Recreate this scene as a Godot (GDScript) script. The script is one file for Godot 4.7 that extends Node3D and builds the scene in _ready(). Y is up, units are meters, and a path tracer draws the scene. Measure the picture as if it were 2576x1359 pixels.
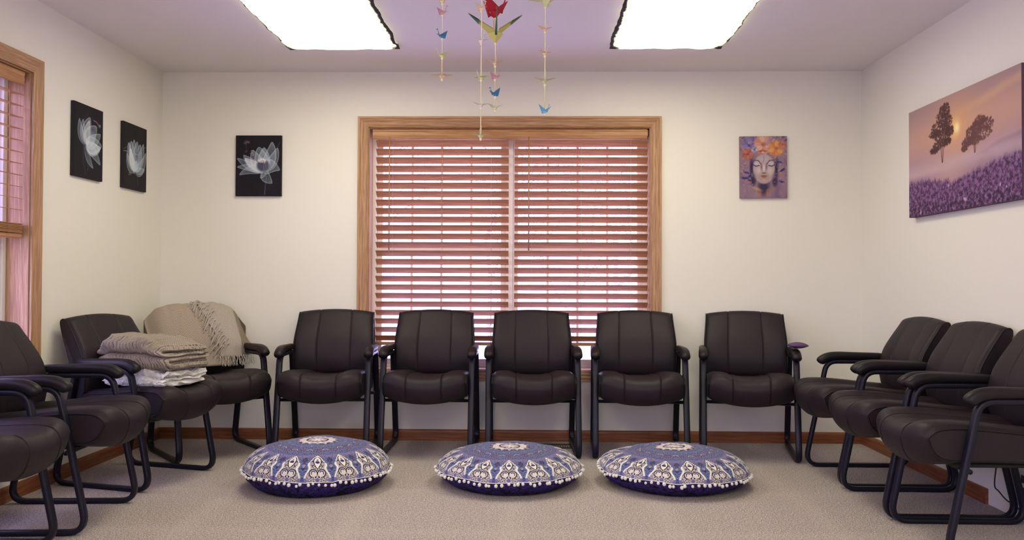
extends Node3D
# A meeting room: black guest chairs along three walls, three floor cushions, oak windows with wooden blinds, paper cranes on strings.
# Metres, y up. The camera stands near the origin and looks towards -z.

const BACK := -5.564
const LEFT := -2.462
const RIGHT := 2.168
const FRONT := 1.6
const CEIL := 2.44

var M := {}
var taken := {}
var rng := RandomNumberGenerator.new()
var X := Transform3D()  # applied to every vertex that the helpers add


func _ready() -> void:
	rng.seed = 11
	camera_and_light()
	make_materials()
	room()
	outdoors()
	var w1 := window_unit("window_1", Transform3D(Basis(), Vector3(-1.08, 0.46, BACK)))
	var w2 := window_unit("window_2", Transform3D(Basis(Vector3(0, 0, -1), Vector3.UP, Vector3(1, 0, 0)), Vector3(LEFT, 0.46, -2.224)))
	window_unit("window_3", Transform3D(Basis(Vector3(-1, 0, 0), Vector3.UP, Vector3(0, 0, -1)), Vector3(0.874, 0.46, FRONT)))  # behind the camera; its daylight reaches under the seats
	blinds(w1, w2)
	ceiling_lights()
	chairs()
	cushions()
	blankets()
	pictures()
	garlands()
	small_things()


# ---------------------------------------------------------------- camera, sky, light
func camera_and_light() -> void:
	var cam := Camera3D.new()
	cam.name = "camera"
	cam.fov = rad_to_deg(2.0 * atan(679.5 / 2120.74))
	cam.near = 0.05
	cam.far = 200.0
	var ry := Basis(Vector3.UP, 0.0218)
	var rx := Basis(Vector3.RIGHT, 0.0162)
	var rz := Basis(Vector3.BACK, 0.0036)
	cam.transform = Transform3D(ry * rx * rz, Vector3(0, 1.0353, 0))
	add_child(cam)
	cam.current = true

	var we := WorldEnvironment.new()
	we.name = "environment"
	var e := Environment.new()
	e.background_mode = Environment.BG_SKY
	var sky := Sky.new()
	var sm := ProceduralSkyMaterial.new()  # a flat overcast winter sky
	sm.sky_top_color = Color(0.76, 0.72, 1.0)
	sm.sky_horizon_color = Color(0.79, 0.75, 1.0)
	sm.ground_bottom_color = Color(0.55, 0.51, 0.74)
	sm.ground_horizon_color = Color(0.64, 0.60, 0.84)
	sm.sun_angle_max = 0.0
	sky.sky_material = sm
	e.sky = sky
	e.background_energy_multiplier = 7.6
	e.tonemap_mode = Environment.TONE_MAPPER_LINEAR
	e.tonemap_exposure = 1.2
	e.sdfgi_enabled = true
	e.ssao_enabled = true
	e.ssil_enabled = true
	we.environment = e
	add_child(we)


# ---------------------------------------------------------------- helpers: nodes
func numbered(called: String) -> String:
	if not taken.has(called):
		taken[called] = 0
		return called
	taken[called] += 1
	return "%s_%03d" % [called, taken[called]]


func tag(o: Node3D, label: String, category: String, group := "", kind := "") -> void:
	if label: o.set_meta("label", label)
	if category: o.set_meta("category", category)
	if group: o.set_meta("group", group)
	if kind: o.set_meta("kind", kind)


func thing(called: String, label: String, category: String, at := Vector3.ZERO, turn := 0.0, group := "") -> Node3D:
	var o := Node3D.new()
	o.name = numbered(called)
	add_child(o)
	o.position = at
	o.rotation.y = turn
	tag(o, label, category, group)
	return o


func new_st() -> SurfaceTool:
	var st := SurfaceTool.new()
	st.begin(Mesh.PRIMITIVE_TRIANGLES)
	X = Transform3D()
	return st


func made(st: SurfaceTool, m: Material) -> ArrayMesh:
	st.generate_normals()
	var mesh := st.commit()
	mesh.surface_set_material(0, m)
	return mesh


func put(called: String, mesh: Mesh, parent: Node3D, at := Transform3D()) -> MeshInstance3D:
	var o := MeshInstance3D.new()
	o.mesh = mesh
	o.name = called
	o.transform = at
	o.cast_shadow = GeometryInstance3D.SHADOW_CASTING_SETTING_ON
	parent.add_child(o, true)
	return o


func part(called: String, st: SurfaceTool, m: Material, parent: Node3D) -> MeshInstance3D:
	return put(called, made(st, m), parent)


func struct(called: String, st: SurfaceTool, m: Material) -> MeshInstance3D:
	var o := put(called, made(st, m), self)
	o.set_meta("kind", "structure")
	return o


func copy_of(o: Node3D, at: Vector3, turn: float, label: String) -> Node3D:
	var c: Node3D = o.duplicate()
	c.name = numbered(String(o.name).trim_suffix("_001"))
	add_child(c)
	c.position = at
	c.rotation.y = turn
	c.set_meta("label", label)
	return c


# ---------------------------------------------------------------- helpers: shapes
func poly(st: SurfaceTool, pts: Array, out: Vector3, uvs: Array = []) -> void:
	# flat convex polygon, turned so that its front faces `out`
	var n: Vector3 = (pts[1] - pts[0]).cross(pts[2] - pts[0])
	st.set_smooth_group(-1)
	var cw := n.dot(out) < 0.0
	for i in range(1, pts.size() - 1):
		var order := [0, i, i + 1] if cw else [0, i + 1, i]
		for k in order:
			if uvs: st.set_uv(uvs[k])
			st.add_vertex(X * pts[k])


func box(st: SurfaceTool, c: Vector3, s: Vector3, bev := 0.0, grain := 0) -> void:
	var h := s * 0.5
	bev = minf(bev, minf(h.x, minf(h.y, h.z)) * 0.9)
	var shift := Vector2(rng.randf(), rng.randf())
	var uv := func(p: Vector3) -> Vector2:
		var o1 := (grain + 1) % 3
		var o2 := (grain + 2) % 3
		return Vector2(p[grain], p[o1] + p[o2]) + shift
	for a in 3:
		var b := (a + 1) % 3
		var d := (a + 2) % 3
		for sa in [-1, 1]:
			var pts := []
			for q in [[-1, -1], [1, -1], [1, 1], [-1, 1]]:
				var p := Vector3.ZERO
				p[a] = sa * h[a]
				p[b] = q[0] * (h[b] - bev)
				p[d] = q[1] * (h[d] - bev)
				pts.append(c + p)
			var out := Vector3.ZERO
			out[a] = sa
			poly(st, pts, out, pts.map(uv))
			if bev > 0.0:
				for sb in [-1, 1]:
					var e := []
					for q in [[0, -1], [1, -1], [1, 1], [0, 1]]:
						var p := Vector3.ZERO
						p[a] = sa * (h[a] if q[0] == 0 else h[a] - bev)
						p[b] = sb * (h[b] - bev if q[0] == 0 else h[b])
						p[d] = q[1] * (h[d] - bev)
						e.append(c + p)
					var o2 := Vector3.ZERO
					o2[a] = sa
					o2[b] = sb
					poly(st, e, o2, e.map(uv))
	if bev > 0.0:
		for sx in [-1, 1]:
			for sy in [-1, 1]:
				for sz in [-1, 1]:
					var g := Vector3(sx, sy, sz)
					var t := [c + g * (h - Vector3(0, bev, bev)), c + g * (h - Vector3(bev, 0, bev)), c + g * (h - Vector3(bev, bev, 0))]
					poly(st, t, g, t.map(uv))


func grid(st: SurfaceTool, nu: int, nv: int, at: Callable, uvf = null, flip := false) -> void:
	# (u, v) in 0..1; seen from outside u runs right and v runs up
	var ps := PackedVector3Array()
	var us := PackedVector2Array()
	for j in nv + 1:
		for i in nu + 1:
			var u := float(i) / nu
			var v := float(j) / nv
			ps.append(X * (at.call(u, v) as Vector3))
			us.append(uvf.call(u, v) if uvf != null else Vector2(u, v))
	st.set_smooth_group(0)
	for j in nv:
		for i in nu:
			var a := j * (nu + 1) + i
			var b := a + 1
			var c := b + nu + 1
			var d := a + nu + 1
			for k in ([a, b, c, a, c, d] if flip else [a, c, b, a, d, c]):
				st.set_uv(us[k])
				st.add_vertex(ps[k])


func curve(pts: Array, n: int, closed := false) -> Array:
	# Catmull-Rom through the points (Vector2 or Vector3), n per span
	var out := []
	var m := pts.size()
	for i in (m if closed else m - 1):
		var p0 = pts[(i - 1 + m) % m] if closed or i > 0 else pts[0]
		var p1 = pts[i]
		var p2 = pts[(i + 1) % m]
		var p3 = pts[(i + 2) % m] if closed or i + 2 < m else pts[m - 1]
		for k in n:
			var t := float(k) / n
			out.append(0.5 * (2.0 * p1 + (p2 - p0) * t + (2.0 * p0 - 5.0 * p1 + 4.0 * p2 - p3) * t * t + (3.0 * p1 - p0 - 3.0 * p2 + p3) * t * t * t))
	if not closed: out.append(pts[m - 1])
	return out


func tube(st: SurfaceTool, path: Array, ra: float, rb: float, sides := 8, side := Vector3.ZERO, closed := false, taper = null, square := 1.0) -> void:
	# sweeps an oval: rb across `side` (the normal of a flat path), ra the other way
	var n := path.size()
	var rings := []
	var last := side if side != Vector3.ZERO else Vector3.ZERO
	for i in n:
		var t: Vector3
		if closed: t = path[(i + 1) % n] - path[(i - 1 + n) % n]
		else: t = path[mini(i + 1, n - 1)] - path[maxi(i - 1, 0)]
		t = t.normalized()
		var b := last
		if b == Vector3.ZERO: b = t.cross(Vector3(0.31, 0.77, 0.56)).normalized()
		b = (b - t * t.dot(b)).normalized()
		if side == Vector3.ZERO: last = b
		var nn := b.cross(t)
		var k := 1.0
		if taper != null: k = taper.call(float(i) / maxf(n - 1, 1))
		var ring := []
		for s in sides:
			var a := TAU * s / sides
			var ca := cos(a)
			var sa := sin(a)
			ca = signf(ca) * pow(absf(ca), square)
			sa = signf(sa) * pow(absf(sa), square)
			ring.append(X * (path[i] + (nn * ca * ra + b * sa * rb) * k))
		rings.append(ring)
	st.set_smooth_group(0)
	var run := 0.0
	for i in (n if closed else n - 1):
		var r0: Array = rings[i]
		var r1: Array = rings[(i + 1) % n]
		var step: float = path[i].distance_to(path[(i + 1) % n])
		for s in sides:
			var s2 := (s + 1) % sides
			var q := [r0[s], r0[s2], r1[s2], r1[s]]
			var uv := [Vector2(run, float(s) / sides), Vector2(run, float(s + 1) / sides), Vector2(run + step, float(s + 1) / sides), Vector2(run + step, float(s) / sides)]
			for k in [0, 1, 2, 0, 2, 3]:
				st.set_uv(uv[k])
				st.add_vertex(q[k])
		run += step
	if not closed:
		for e in [0, n - 1]:
			var mid := Vector3.ZERO
			for p in rings[e]: mid += p / sides
			for s in sides:
				var s2 := (s + 1) % sides
				for p in ([mid, rings[e][s2], rings[e][s]] if e == 0 else [mid, rings[e][s], rings[e][s2]]):
					st.set_uv(Vector2.ZERO)
					st.add_vertex(p)


func ball(st: SurfaceTool, c: Vector3, r: Vector3, nu := 8, nv := 6) -> void:
	grid(st, nu, nv, func(u: float, v: float) -> Vector3:
		var a := -TAU * u
		var b := PI * (v - 0.5)
		return c + Vector3(cos(a) * cos(b), sin(b), sin(a) * cos(b)) * r)


func sm(a: float, b: float, x: float) -> float:
	var t := clampf((x - a) / (b - a), 0.0, 1.0)
	return t * t * (3.0 - 2.0 * t)


# ---------------------------------------------------------------- materials
func lin(r: float, g: float, b: float) -> Color:
	return Color(r, g, b).linear_to_srgb()


func mat(called: String, c: Color, rough := 0.7, spec := 0.5) -> StandardMaterial3D:
	var m := StandardMaterial3D.new()
	m.resource_name = called
	m.albedo_color = c
	m.roughness = rough
	m.metallic_specular = spec
	M[called] = m
	return m


func noise_image(w: int, h: int, fx: float, fy: float, seed_: int, octaves := 4) -> PackedFloat32Array:
	# seamless by blending over the borders
	var n := FastNoiseLite.new()
	n.seed = seed_
	n.noise_type = FastNoiseLite.TYPE_SIMPLEX
	n.frequency = 1.0
	n.fractal_octaves = octaves
	var out := PackedFloat32Array()
	out.resize(w * h)
	for y in h:
		var v := float(y) / h
		for x in w:
			var u := float(x) / w
			var a := n.get_noise_2d(u * fx, v * fy)
			var b := n.get_noise_2d((u - 1.0) * fx, v * fy)
			var k := sm(0.75, 1.0, u)
			if v > 0.8:
				var a2 := n.get_noise_2d(u * fx, (v - 1.0) * fy)
				var b2 := n.get_noise_2d((u - 1.0) * fx, (v - 1.0) * fy)
				var l := sm(0.8, 1.0, v)
				a = lerpf(a, a2, l)
				b = lerpf(b, b2, l)
			out[y * w + x] = clampf(lerpf(a, b, k) * 0.5 + 0.5, 0.0, 1.0)
	return out


func texture(w: int, h: int, f: Callable) -> ImageTexture:
	# f(x, y) -> Color in sRGB
	var bytes := PackedByteArray()
	bytes.resize(w * h * 3)
	var at := 0
	for y in h:
		for x in w:
			var c: Color = f.call(x, y)
			bytes[at] = clampi(int(c.r * 255.0 + 0.5), 0, 255)
			bytes[at + 1] = clampi(int(c.g * 255.0 + 0.5), 0, 255)
			bytes[at + 2] = clampi(int(c.b * 255.0 + 0.5), 0, 255)
			at += 3
	return ImageTexture.create_from_image(Image.create_from_data(w, h, false, Image.FORMAT_RGB8, bytes))


func grey(w: int, h: int, a: PackedFloat32Array) -> ImageTexture:
	return texture(w, h, func(x: int, y: int) -> Color:
		var k := a[y * w + x]
		return Color(k, k, k))


func wood(called: String, dark: Color, light: Color, streak: PackedFloat32Array, wide: PackedFloat32Array, rough := 0.42) -> void:
	var m := mat(called, Color.WHITE, rough, 0.45)
	m.albedo_texture = texture(256, 256, func(x: int, y: int) -> Color:
		var s := streak[y * 256 + x]
		var k := clampf(0.35 + (s - 0.5) * 1.5 + (wide[y * 256 + x] - 0.5) * 1.1, 0.0, 1.0)
		return dark.lerp(light, k))
	m.uv1_scale = Vector3(1.1, 5.0, 1.0)


func make_materials() -> void:
	var fine := noise_image(256, 256, 40, 40, 5, 3)
	var fine_t := grey(256, 256, fine)

	var wall := mat("wall_paint", lin(0.83, 0.80, 0.725), 0.75, 0.3)
	wall.heightmap_enabled = true
	wall.heightmap_texture = fine_t
	wall.heightmap_scale = 0.03
	wall.uv1_triplanar = true
	wall.uv1_world_triplanar = true
	wall.uv1_scale = Vector3(3, 3, 3)
	var ceil_m := mat("ceiling_paint", lin(0.84, 0.80, 0.81), 0.9, 0.2)
	ceil_m.heightmap_enabled = true
	ceil_m.heightmap_texture = fine_t
	ceil_m.heightmap_scale = 0.05
	ceil_m.uv1_triplanar = true
	ceil_m.uv1_world_triplanar = true
	ceil_m.uv1_scale = Vector3(2, 2, 2)

	# carpet: twisted loops in several browns and greys
	var loops := noise_image(512, 512, 90, 90, 21, 2)
	var tone := noise_image(512, 512, 34, 34, 22, 3)
	var cold := noise_image(512, 512, 60, 60, 23, 2)
	var carpet := mat("carpet", Color.WHITE, 0.95, 0.1)
	carpet.albedo_texture = texture(512, 512, func(x: int, y: int) -> Color:
		var i := y * 512 + x
		var k := clampf(0.5 + (loops[i] - 0.5) * 1.6 + (tone[i] - 0.5) * 0.5, 0.0, 1.0)
		var c := Color(0.56, 0.515, 0.50).lerp(Color(0.90, 0.845, 0.82), k)
		return c.lerp(Color(0.56, 0.52, 0.56), clampf((cold[i] - 0.58) * 2.2, 0.0, 0.6)))
	carpet.heightmap_enabled = true
	carpet.heightmap_texture = grey(512, 512, loops)
	carpet.heightmap_scale = 0.5
	carpet.uv1_triplanar = true
	carpet.uv1_world_triplanar = true
	carpet.uv1_scale = Vector3(1.45, 1.45, 1.45)
	carpet.rim_enabled = true
	carpet.rim = 0.15

	var streak := noise_image(256, 256, 5, 70, 31, 3)
	var wide := noise_image(256, 256, 2, 10, 32, 3)
	wood("oak", Color(0.62, 0.46, 0.33), Color(0.79, 0.63, 0.48), streak, wide)
	wood("oak_base", Color(0.46, 0.26, 0.16), Color(0.62, 0.39, 0.25), streak, wide)
	wood("slat_wood", Color(0.68, 0.48, 0.32), Color(0.83, 0.63, 0.45), streak, wide, 0.38)
	M.slat_wood.backlight_enabled = true  # translucency added to brighten the slats against the daylight
	M.slat_wood.backlight = Color(0.55, 0.50, 0.52)
	mat("vinyl", lin(0.80, 0.78, 0.77), 0.35)
	var glass := mat("glass", Color(1, 1, 1, 0.04), 0.02)
	glass.transparency = BaseMaterial3D.TRANSPARENCY_ALPHA
	mat("cord_cream", lin(0.55, 0.42, 0.32), 0.8)
	mat("bronze", lin(0.035, 0.022, 0.016), 0.4)

	var leather := mat("leather", lin(0.0170, 0.0112, 0.0160), 0.50, 0.36)
	leather.heightmap_enabled = true
	leather.heightmap_texture = grey(256, 256, noise_image(256, 256, 26, 26, 41, 3))
	leather.heightmap_scale = 0.035
	leather.uv1_triplanar = true
	leather.uv1_scale = Vector3(7, 7, 7)
	mat("piping", lin(0.010, 0.007, 0.010), 0.42, 0.36)
	mat("arm_vinyl", lin(0.012, 0.0085, 0.012), 0.42, 0.36)
	mat("frame_steel", lin(0.009, 0.008, 0.020), 0.36, 0.36)
	mat("under_seat", lin(0.010, 0.008, 0.008), 0.9)

	mat("pom_white", lin(0.78, 0.76, 0.74), 0.95)
	mat("black_plastic", lin(0.01, 0.01, 0.012), 0.4)
	mat("white_plastic", lin(0.74, 0.72, 0.70), 0.4)
	mat("white_metal", lin(0.72, 0.70, 0.69), 0.45)
	mat("purple_cloth", lin(0.11, 0.055, 0.16), 0.85)
	mat("canvas_side", lin(0.012, 0.011, 0.013), 0.8)
	mat("bark", lin(0.36, 0.36, 0.30), 0.95)
	mat("yard", lin(0.62, 0.60, 0.60), 0.95)


# ---------------------------------------------------------------- the room
func room() -> void:
	var t := 0.16
	var st := new_st()
	box(st, Vector3((LEFT + RIGHT) * 0.5, -0.05, (BACK + FRONT) * 0.5), Vector3(RIGHT - LEFT + 2 * t, 0.1, FRONT - BACK + 2 * t))
	struct("floor", st, M.carpet)
	st = new_st()
	box(st, Vector3((LEFT + RIGHT) * 0.5, CEIL + 0.06, (BACK + FRONT) * 0.5), Vector3(RIGHT - LEFT + 2 * t, 0.12, FRONT - BACK + 2 * t))
	struct("ceiling", st, M.ceiling_paint)
	# back wall round its window
	st = new_st()
	var x0 := -1.08
	var x1 := 0.794
	var y0 := 0.46
	var y1 := 2.074
	var zc := BACK - t * 0.5
	box(st, Vector3((LEFT - t + x0) * 0.5, CEIL * 0.5, zc), Vector3(x0 - LEFT + t, CEIL, t))
	box(st, Vector3((x1 + RIGHT + t) * 0.5, CEIL * 0.5, zc), Vector3(RIGHT + t - x1, CEIL, t))
	box(st, Vector3((x0 + x1) * 0.5, y0 * 0.5, zc), Vector3(x1 - x0, y0, t))
	box(st, Vector3((x0 + x1) * 0.5, (y1 + CEIL) * 0.5, zc), Vector3(x1 - x0, CEIL - y1, t))
	struct("wall_back", st, M.wall_paint)
	# left wall round its window
	st = new_st()
	var z0 := -4.098
	var z1 := -2.224
	var xc := LEFT - t * 0.5
	box(st, Vector3(xc, CEIL * 0.5, (BACK + z0) * 0.5), Vector3(t, CEIL, z0 - BACK))
	box(st, Vector3(xc, CEIL * 0.5, (z1 + FRONT) * 0.5), Vector3(t, CEIL, FRONT - z1))
	box(st, Vector3(xc, y0 * 0.5, (z0 + z1) * 0.5), Vector3(t, y0, z1 - z0))
	box(st, Vector3(xc, (y1 + CEIL) * 0.5, (z0 + z1) * 0.5), Vector3(t, CEIL - y1, z1 - z0))
	struct("wall_left", st, M.wall_paint)
	st = new_st()
	box(st, Vector3(RIGHT + t * 0.5, CEIL * 0.5, (BACK + FRONT) * 0.5), Vector3(t, CEIL, FRONT - BACK))
	struct("wall_right", st, M.wall_paint)
	st = new_st()
	var f0 := -1.0
	var f1 := 0.874
	var zf := FRONT + t * 0.5
	box(st, Vector3((LEFT - t + f0) * 0.5, CEIL * 0.5, zf), Vector3(f0 - LEFT + t, CEIL, t))
	box(st, Vector3((f1 + RIGHT + t) * 0.5, CEIL * 0.5, zf), Vector3(RIGHT + t - f1, CEIL, t))
	box(st, Vector3((f0 + f1) * 0.5, y0 * 0.5, zf), Vector3(f1 - f0, y0, t))
	box(st, Vector3((f0 + f1) * 0.5, (y1 + CEIL) * 0.5, zf), Vector3(f1 - f0, CEIL - y1, t))
	struct("wall_front", st, M.wall_paint)
	# baseboards with a rounded top
	st = new_st()
	baseboard(st, Vector3(LEFT, 0, BACK), Vector3(RIGHT, 0, BACK), Vector3(0, 0, 1))
	struct("baseboard_back", st, M.oak_base)
	st = new_st()
	baseboard(st, Vector3(LEFT, 0, FRONT), Vector3(LEFT, 0, BACK), Vector3(1, 0, 0))
	struct("baseboard_left", st, M.oak_base)
	st = new_st()
	baseboard(st, Vector3(RIGHT, 0, BACK), Vector3(RIGHT, 0, -4.05), Vector3(-1, 0, 0))
	struct("baseboard_right", st, M.oak_base)
	st = new_st()
	baseboard(st, Vector3(RIGHT, 0, -2.6), Vector3(RIGHT, 0, FRONT), Vector3(-1, 0, 0))
	struct("baseboard_right_front", st, M.oak_base)


func baseboard(st: SurfaceTool, a: Vector3, b: Vector3, out: Vector3) -> void:
	var prof := [Vector2(0.013, 0.0), Vector2(0.013, 0.058), Vector2(0.011, 0.066), Vector2(0.006, 0.072), Vector2(0.0, 0.0735)]
	var along := a.distance_to(b)
	for i in prof.size() - 1:
		var p: Vector2 = prof[i]
		var q: Vector2 = prof[i + 1]
		var pts := [a + out * p.x + Vector3.UP * p.y, b + out * p.x + Vector3.UP * p.y, b + out * q.x + Vector3.UP * q.y, a + out * q.x + Vector3.UP * q.y]
		poly(st, pts, out + Vector3.UP * 0.3, [Vector2(0, p.y), Vector2(along, p.y), Vector2(along, q.y + 0.01), Vector2(0, q.y + 0.01)])
	for e in [a, b]:
		var cap := [e]
		for p in prof: cap.append(e + out * p.x + Vector3.UP * p.y)
		poly(st, cap, (e - (a + b) * 0.5), cap.map(func(p: Vector3) -> Vector2: return Vector2(0.1, p.y)))


func outdoors() -> void:
	var st := new_st()
	box(st, Vector3(0, -0.75, 0), Vector3(160, 0.5, 160))
	var o := struct("yard_ground", st, M.yard)
	o.position = Vector3.ZERO
	var spots := [[-2.6, -10.0, 6.0, "leftmost bare winter tree outside the blinds"], [-0.6, -14.5, 7.0, "bare winter tree seen through left blind beside the mullion"], [1.0, -11.5, 6.5, "bare winter tree seen through right blind"], [3.6, -13.0, 7.5, "bare winter tree behind right end of back window"], [0.9, -19.0, 7.0, "most distant bare winter tree behind the blinds"]]
	for s in spots:
		var t := thing("bare_tree", s[3], "tree", Vector3(s[0], -0.5, s[1]), 0.0, "bare trees outside the back window")
		var trunk := new_st()
		var twigs := new_st()
		branch(trunk, twigs, Vector3.ZERO, Vector3(rng.randf_range(-0.1, 0.1), 1, rng.randf_range(-0.1, 0.1)), s[2] * 0.34, 0.045, 0)
		part("trunk", trunk, M.bark, t)
		part("branches", twigs, M.bark, t)


func branch(trunk: SurfaceTool, twigs: SurfaceTool, from: Vector3, dir: Vector3, length: float, r: float, depth: int) -> void:
	var pts := [from]
	var d := dir.normalized()
	var p := from
	for i in 3:
		d = (d + Vector3(rng.randf_range(-0.22, 0.22), rng.randf_range(-0.05, 0.15), rng.randf_range(-0.22, 0.22))).normalized()
		p += d * length / 3.0
		pts.append(p)
	tube(trunk if depth == 0 else twigs, pts, r, r, 6 if depth < 2 else 4, Vector3.ZERO, false, func(t: float) -> float: return 1.0 - 0.4 * t)
	if depth == 4: return
	for k in (4 if depth < 3 else 3):
		var at: Vector3 = pts[1 + k % 3] if k < 2 else pts[3]
		var side := Vector3(rng.randf_range(-1, 1), rng.randf_range(-0.1, 0.7), rng.randf_range(-1, 1)).normalized()
		branch(trunk, twigs, at, d * 0.7 + side * 0.9, length * rng.randf_range(0.55, 0.8), r * 0.55, depth + 1)


# ---------------------------------------------------------------- windows and blinds
func window_unit(called: String, at: Transform3D) -> Node3D:
	# own axes: x along the wall from the opening's corner, y up from its sill, +z into the room
	var w := 1.874
	var h := 1.614
	var root := Node3D.new()
	root.name = called
	root.transform = at
	root.set_meta("kind", "structure")
	add_child(root)
	# casing with moulded profile, mitred: [distance from opening, thickness]
	var prof := [Vector2(-0.004, 0.0), Vector2(-0.004, 0.009), Vector2(0.001, 0.012), Vector2(0.006, 0.009), Vector2(0.010, 0.012), Vector2(0.024, 0.0145), Vector2(0.030, 0.012), Vector2(0.034, 0.015), Vector2(0.046, 0.018), Vector2(0.050, 0.0155), Vector2(0.054, 0.019), Vector2(0.066, 0.020), Vector2(0.066, 0.0)]
	var sides := [[Vector2(0, 0), Vector2(0, h), Vector2(-1, 0)], [Vector2(0, h), Vector2(w, h), Vector2(0, 1)], [Vector2(w, h), Vector2(w, 0), Vector2(1, 0)], [Vector2(w, 0), Vector2(0, 0), Vector2(0, -1)]]
	for s in sides:
		var a: Vector2 = s[0]
		var b: Vector2 = s[1]
		var out: Vector2 = s[2]
		var run := (b - a).normalized()
		var st := new_st()
		for i in prof.size() - 1:
			var p: Vector2 = prof[i]
			var q: Vector2 = prof[i + 1]
			var pts := []
			for e in [[a, -1.0, p], [b, 1.0, p], [b, 1.0, q], [a, -1.0, q]]:
				var f: Vector2 = e[0] + run * e[1] * e[2].x + out * e[2].x
				pts.append(Vector3(f.x, f.y, e[2].y))
			var len_ := a.distance_to(b)
			var nrm := Vector3(out.x * (-1.0 if i == 0 else 1.0 if i == prof.size() - 2 else 0.0), out.y * (-1.0 if i == 0 else 1.0 if i == prof.size() - 2 else 0.0), 0.0 if i == 0 or i == prof.size() - 2 else 1.0)
			poly(st, pts, nrm, [Vector2(0, p.x + p.y), Vector2(len_, p.x + p.y), Vector2(len_, q.x + q.y), Vector2(0, q.x + q.y)])
		part("casing", st, M.oak, root)
	# jamb boards line the opening
	for j in [[Vector3(0.005, h * 0.5, -0.066), Vector3(0.01, h, 0.125), 1], [Vector3(w - 0.005, h * 0.5, -0.066), Vector3(0.01, h, 0.125), 1], [Vector3(w * 0.5, h - 0.005, -0.066), Vector3(w - 0.02, 0.01, 0.125), 0], [Vector3(w * 0.5, 0.005, -0.066), Vector3(w - 0.02, 0.01, 0.125), 0]]:
		var st := new_st()
		box(st, j[0], j[1], 0.001, j[2])
		part("jamb", st, M.oak, root)
	# white frame and mullion
	var st := new_st()
	var zf := -0.142
	box(st, Vector3(0.022, h * 0.5, zf), Vector3(0.034, h, 0.05), 0.002)
	box(st, Vector3(w - 0.022, h * 0.5, zf), Vector3(0.034, h, 0.05), 0.002)
	box(st, Vector3(w * 0.5, h - 0.022, zf), Vector3(w - 0.07, 0.034, 0.05), 0.002)
	box(st, Vector3(w * 0.5, 0.018, zf), Vector3(w - 0.07, 0.026, 0.05), 0.002)
	box(st, Vector3(w * 0.5, h * 0.5, zf + 0.003), Vector3(0.046, h - 0.06, 0.056), 0.002)
	part("window_frame", st, M.vinyl, root)
	for k in 2:
		var x0 := 0.039 if k == 0 else w * 0.5 + 0.023
		var x1 := w * 0.5 - 0.023 if k == 0 else w - 0.039
		for low in [0, 1]:
			var y0 := 0.031 if low else 0.79
			var y1 := 0.82 if low else h - 0.039
			var z := -0.135 if low else -0.158
			var sw := 0.036
			var s2 := new_st()
			box(s2, Vector3(x0 + sw * 0.5, (y0 + y1) * 0.5, z), Vector3(sw, y1 - y0, 0.022), 0.003)
			box(s2, Vector3(x1 - sw * 0.5, (y0 + y1) * 0.5, z), Vector3(sw, y1 - y0, 0.022), 0.003)
			box(s2, Vector3((x0 + x1) * 0.5, y1 - 0.015, z), Vector3(x1 - x0 - 2 * sw, 0.03, 0.022), 0.003)
			box(s2, Vector3((x0 + x1) * 0.5, y0 + 0.018, z), Vector3(x1 - x0 - 2 * sw, 0.036, 0.022), 0.003)
			var sash := part("sash", s2, M.vinyl, root)
			s2 = new_st()
			box(s2, Vector3((x0 + x1) * 0.5, (y0 + y1) * 0.5, z - 0.004), Vector3(x1 - x0 - 2 * sw + 0.01, y1 - y0 - 0.05, 0.004))
			part("pane", s2, M.glass, sash)
			for q in 3:
				s2 = new_st()
				box(s2, Vector3(lerpf(x0 + sw, x1 - sw, (q + 1) / 4.0), (y0 + y1) * 0.5 + 0.003, z + 0.003), Vector3(0.016, y1 - y0 - 0.066, 0.008), 0.002)
				part("muntin", s2, M.vinyl, sash)
	return root


func blinds(w1: Node3D, w2: Node3D) -> void:
	blind(w1.transform, 0.047, 0.934, 24, 0.0566, 1.5296, deg_to_rad(35), 0.165, 0, 0.141, "oak slat blind covering left half of back window", true)
	blind(w1.transform, 0.972, 1.858, 24, 0.0566, 1.5296, deg_to_rad(35), 0.165, 0, 1.068, "oak slat blind covering right half of back window", true)
	blind(w2.transform, 0.972, 1.842, 11, 0.0566, 1.492, deg_to_rad(-9), 0.79, 13, 1.20, "oak slat blind pulled halfway up at left wall window, far half", false)
	blind(w2.transform, 0.040, 0.930, 11, 0.0566, 1.492, deg_to_rad(-9), 0.79, 13, 0.20, "oak slat blind pulled halfway up at left wall window, near half", false)


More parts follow.
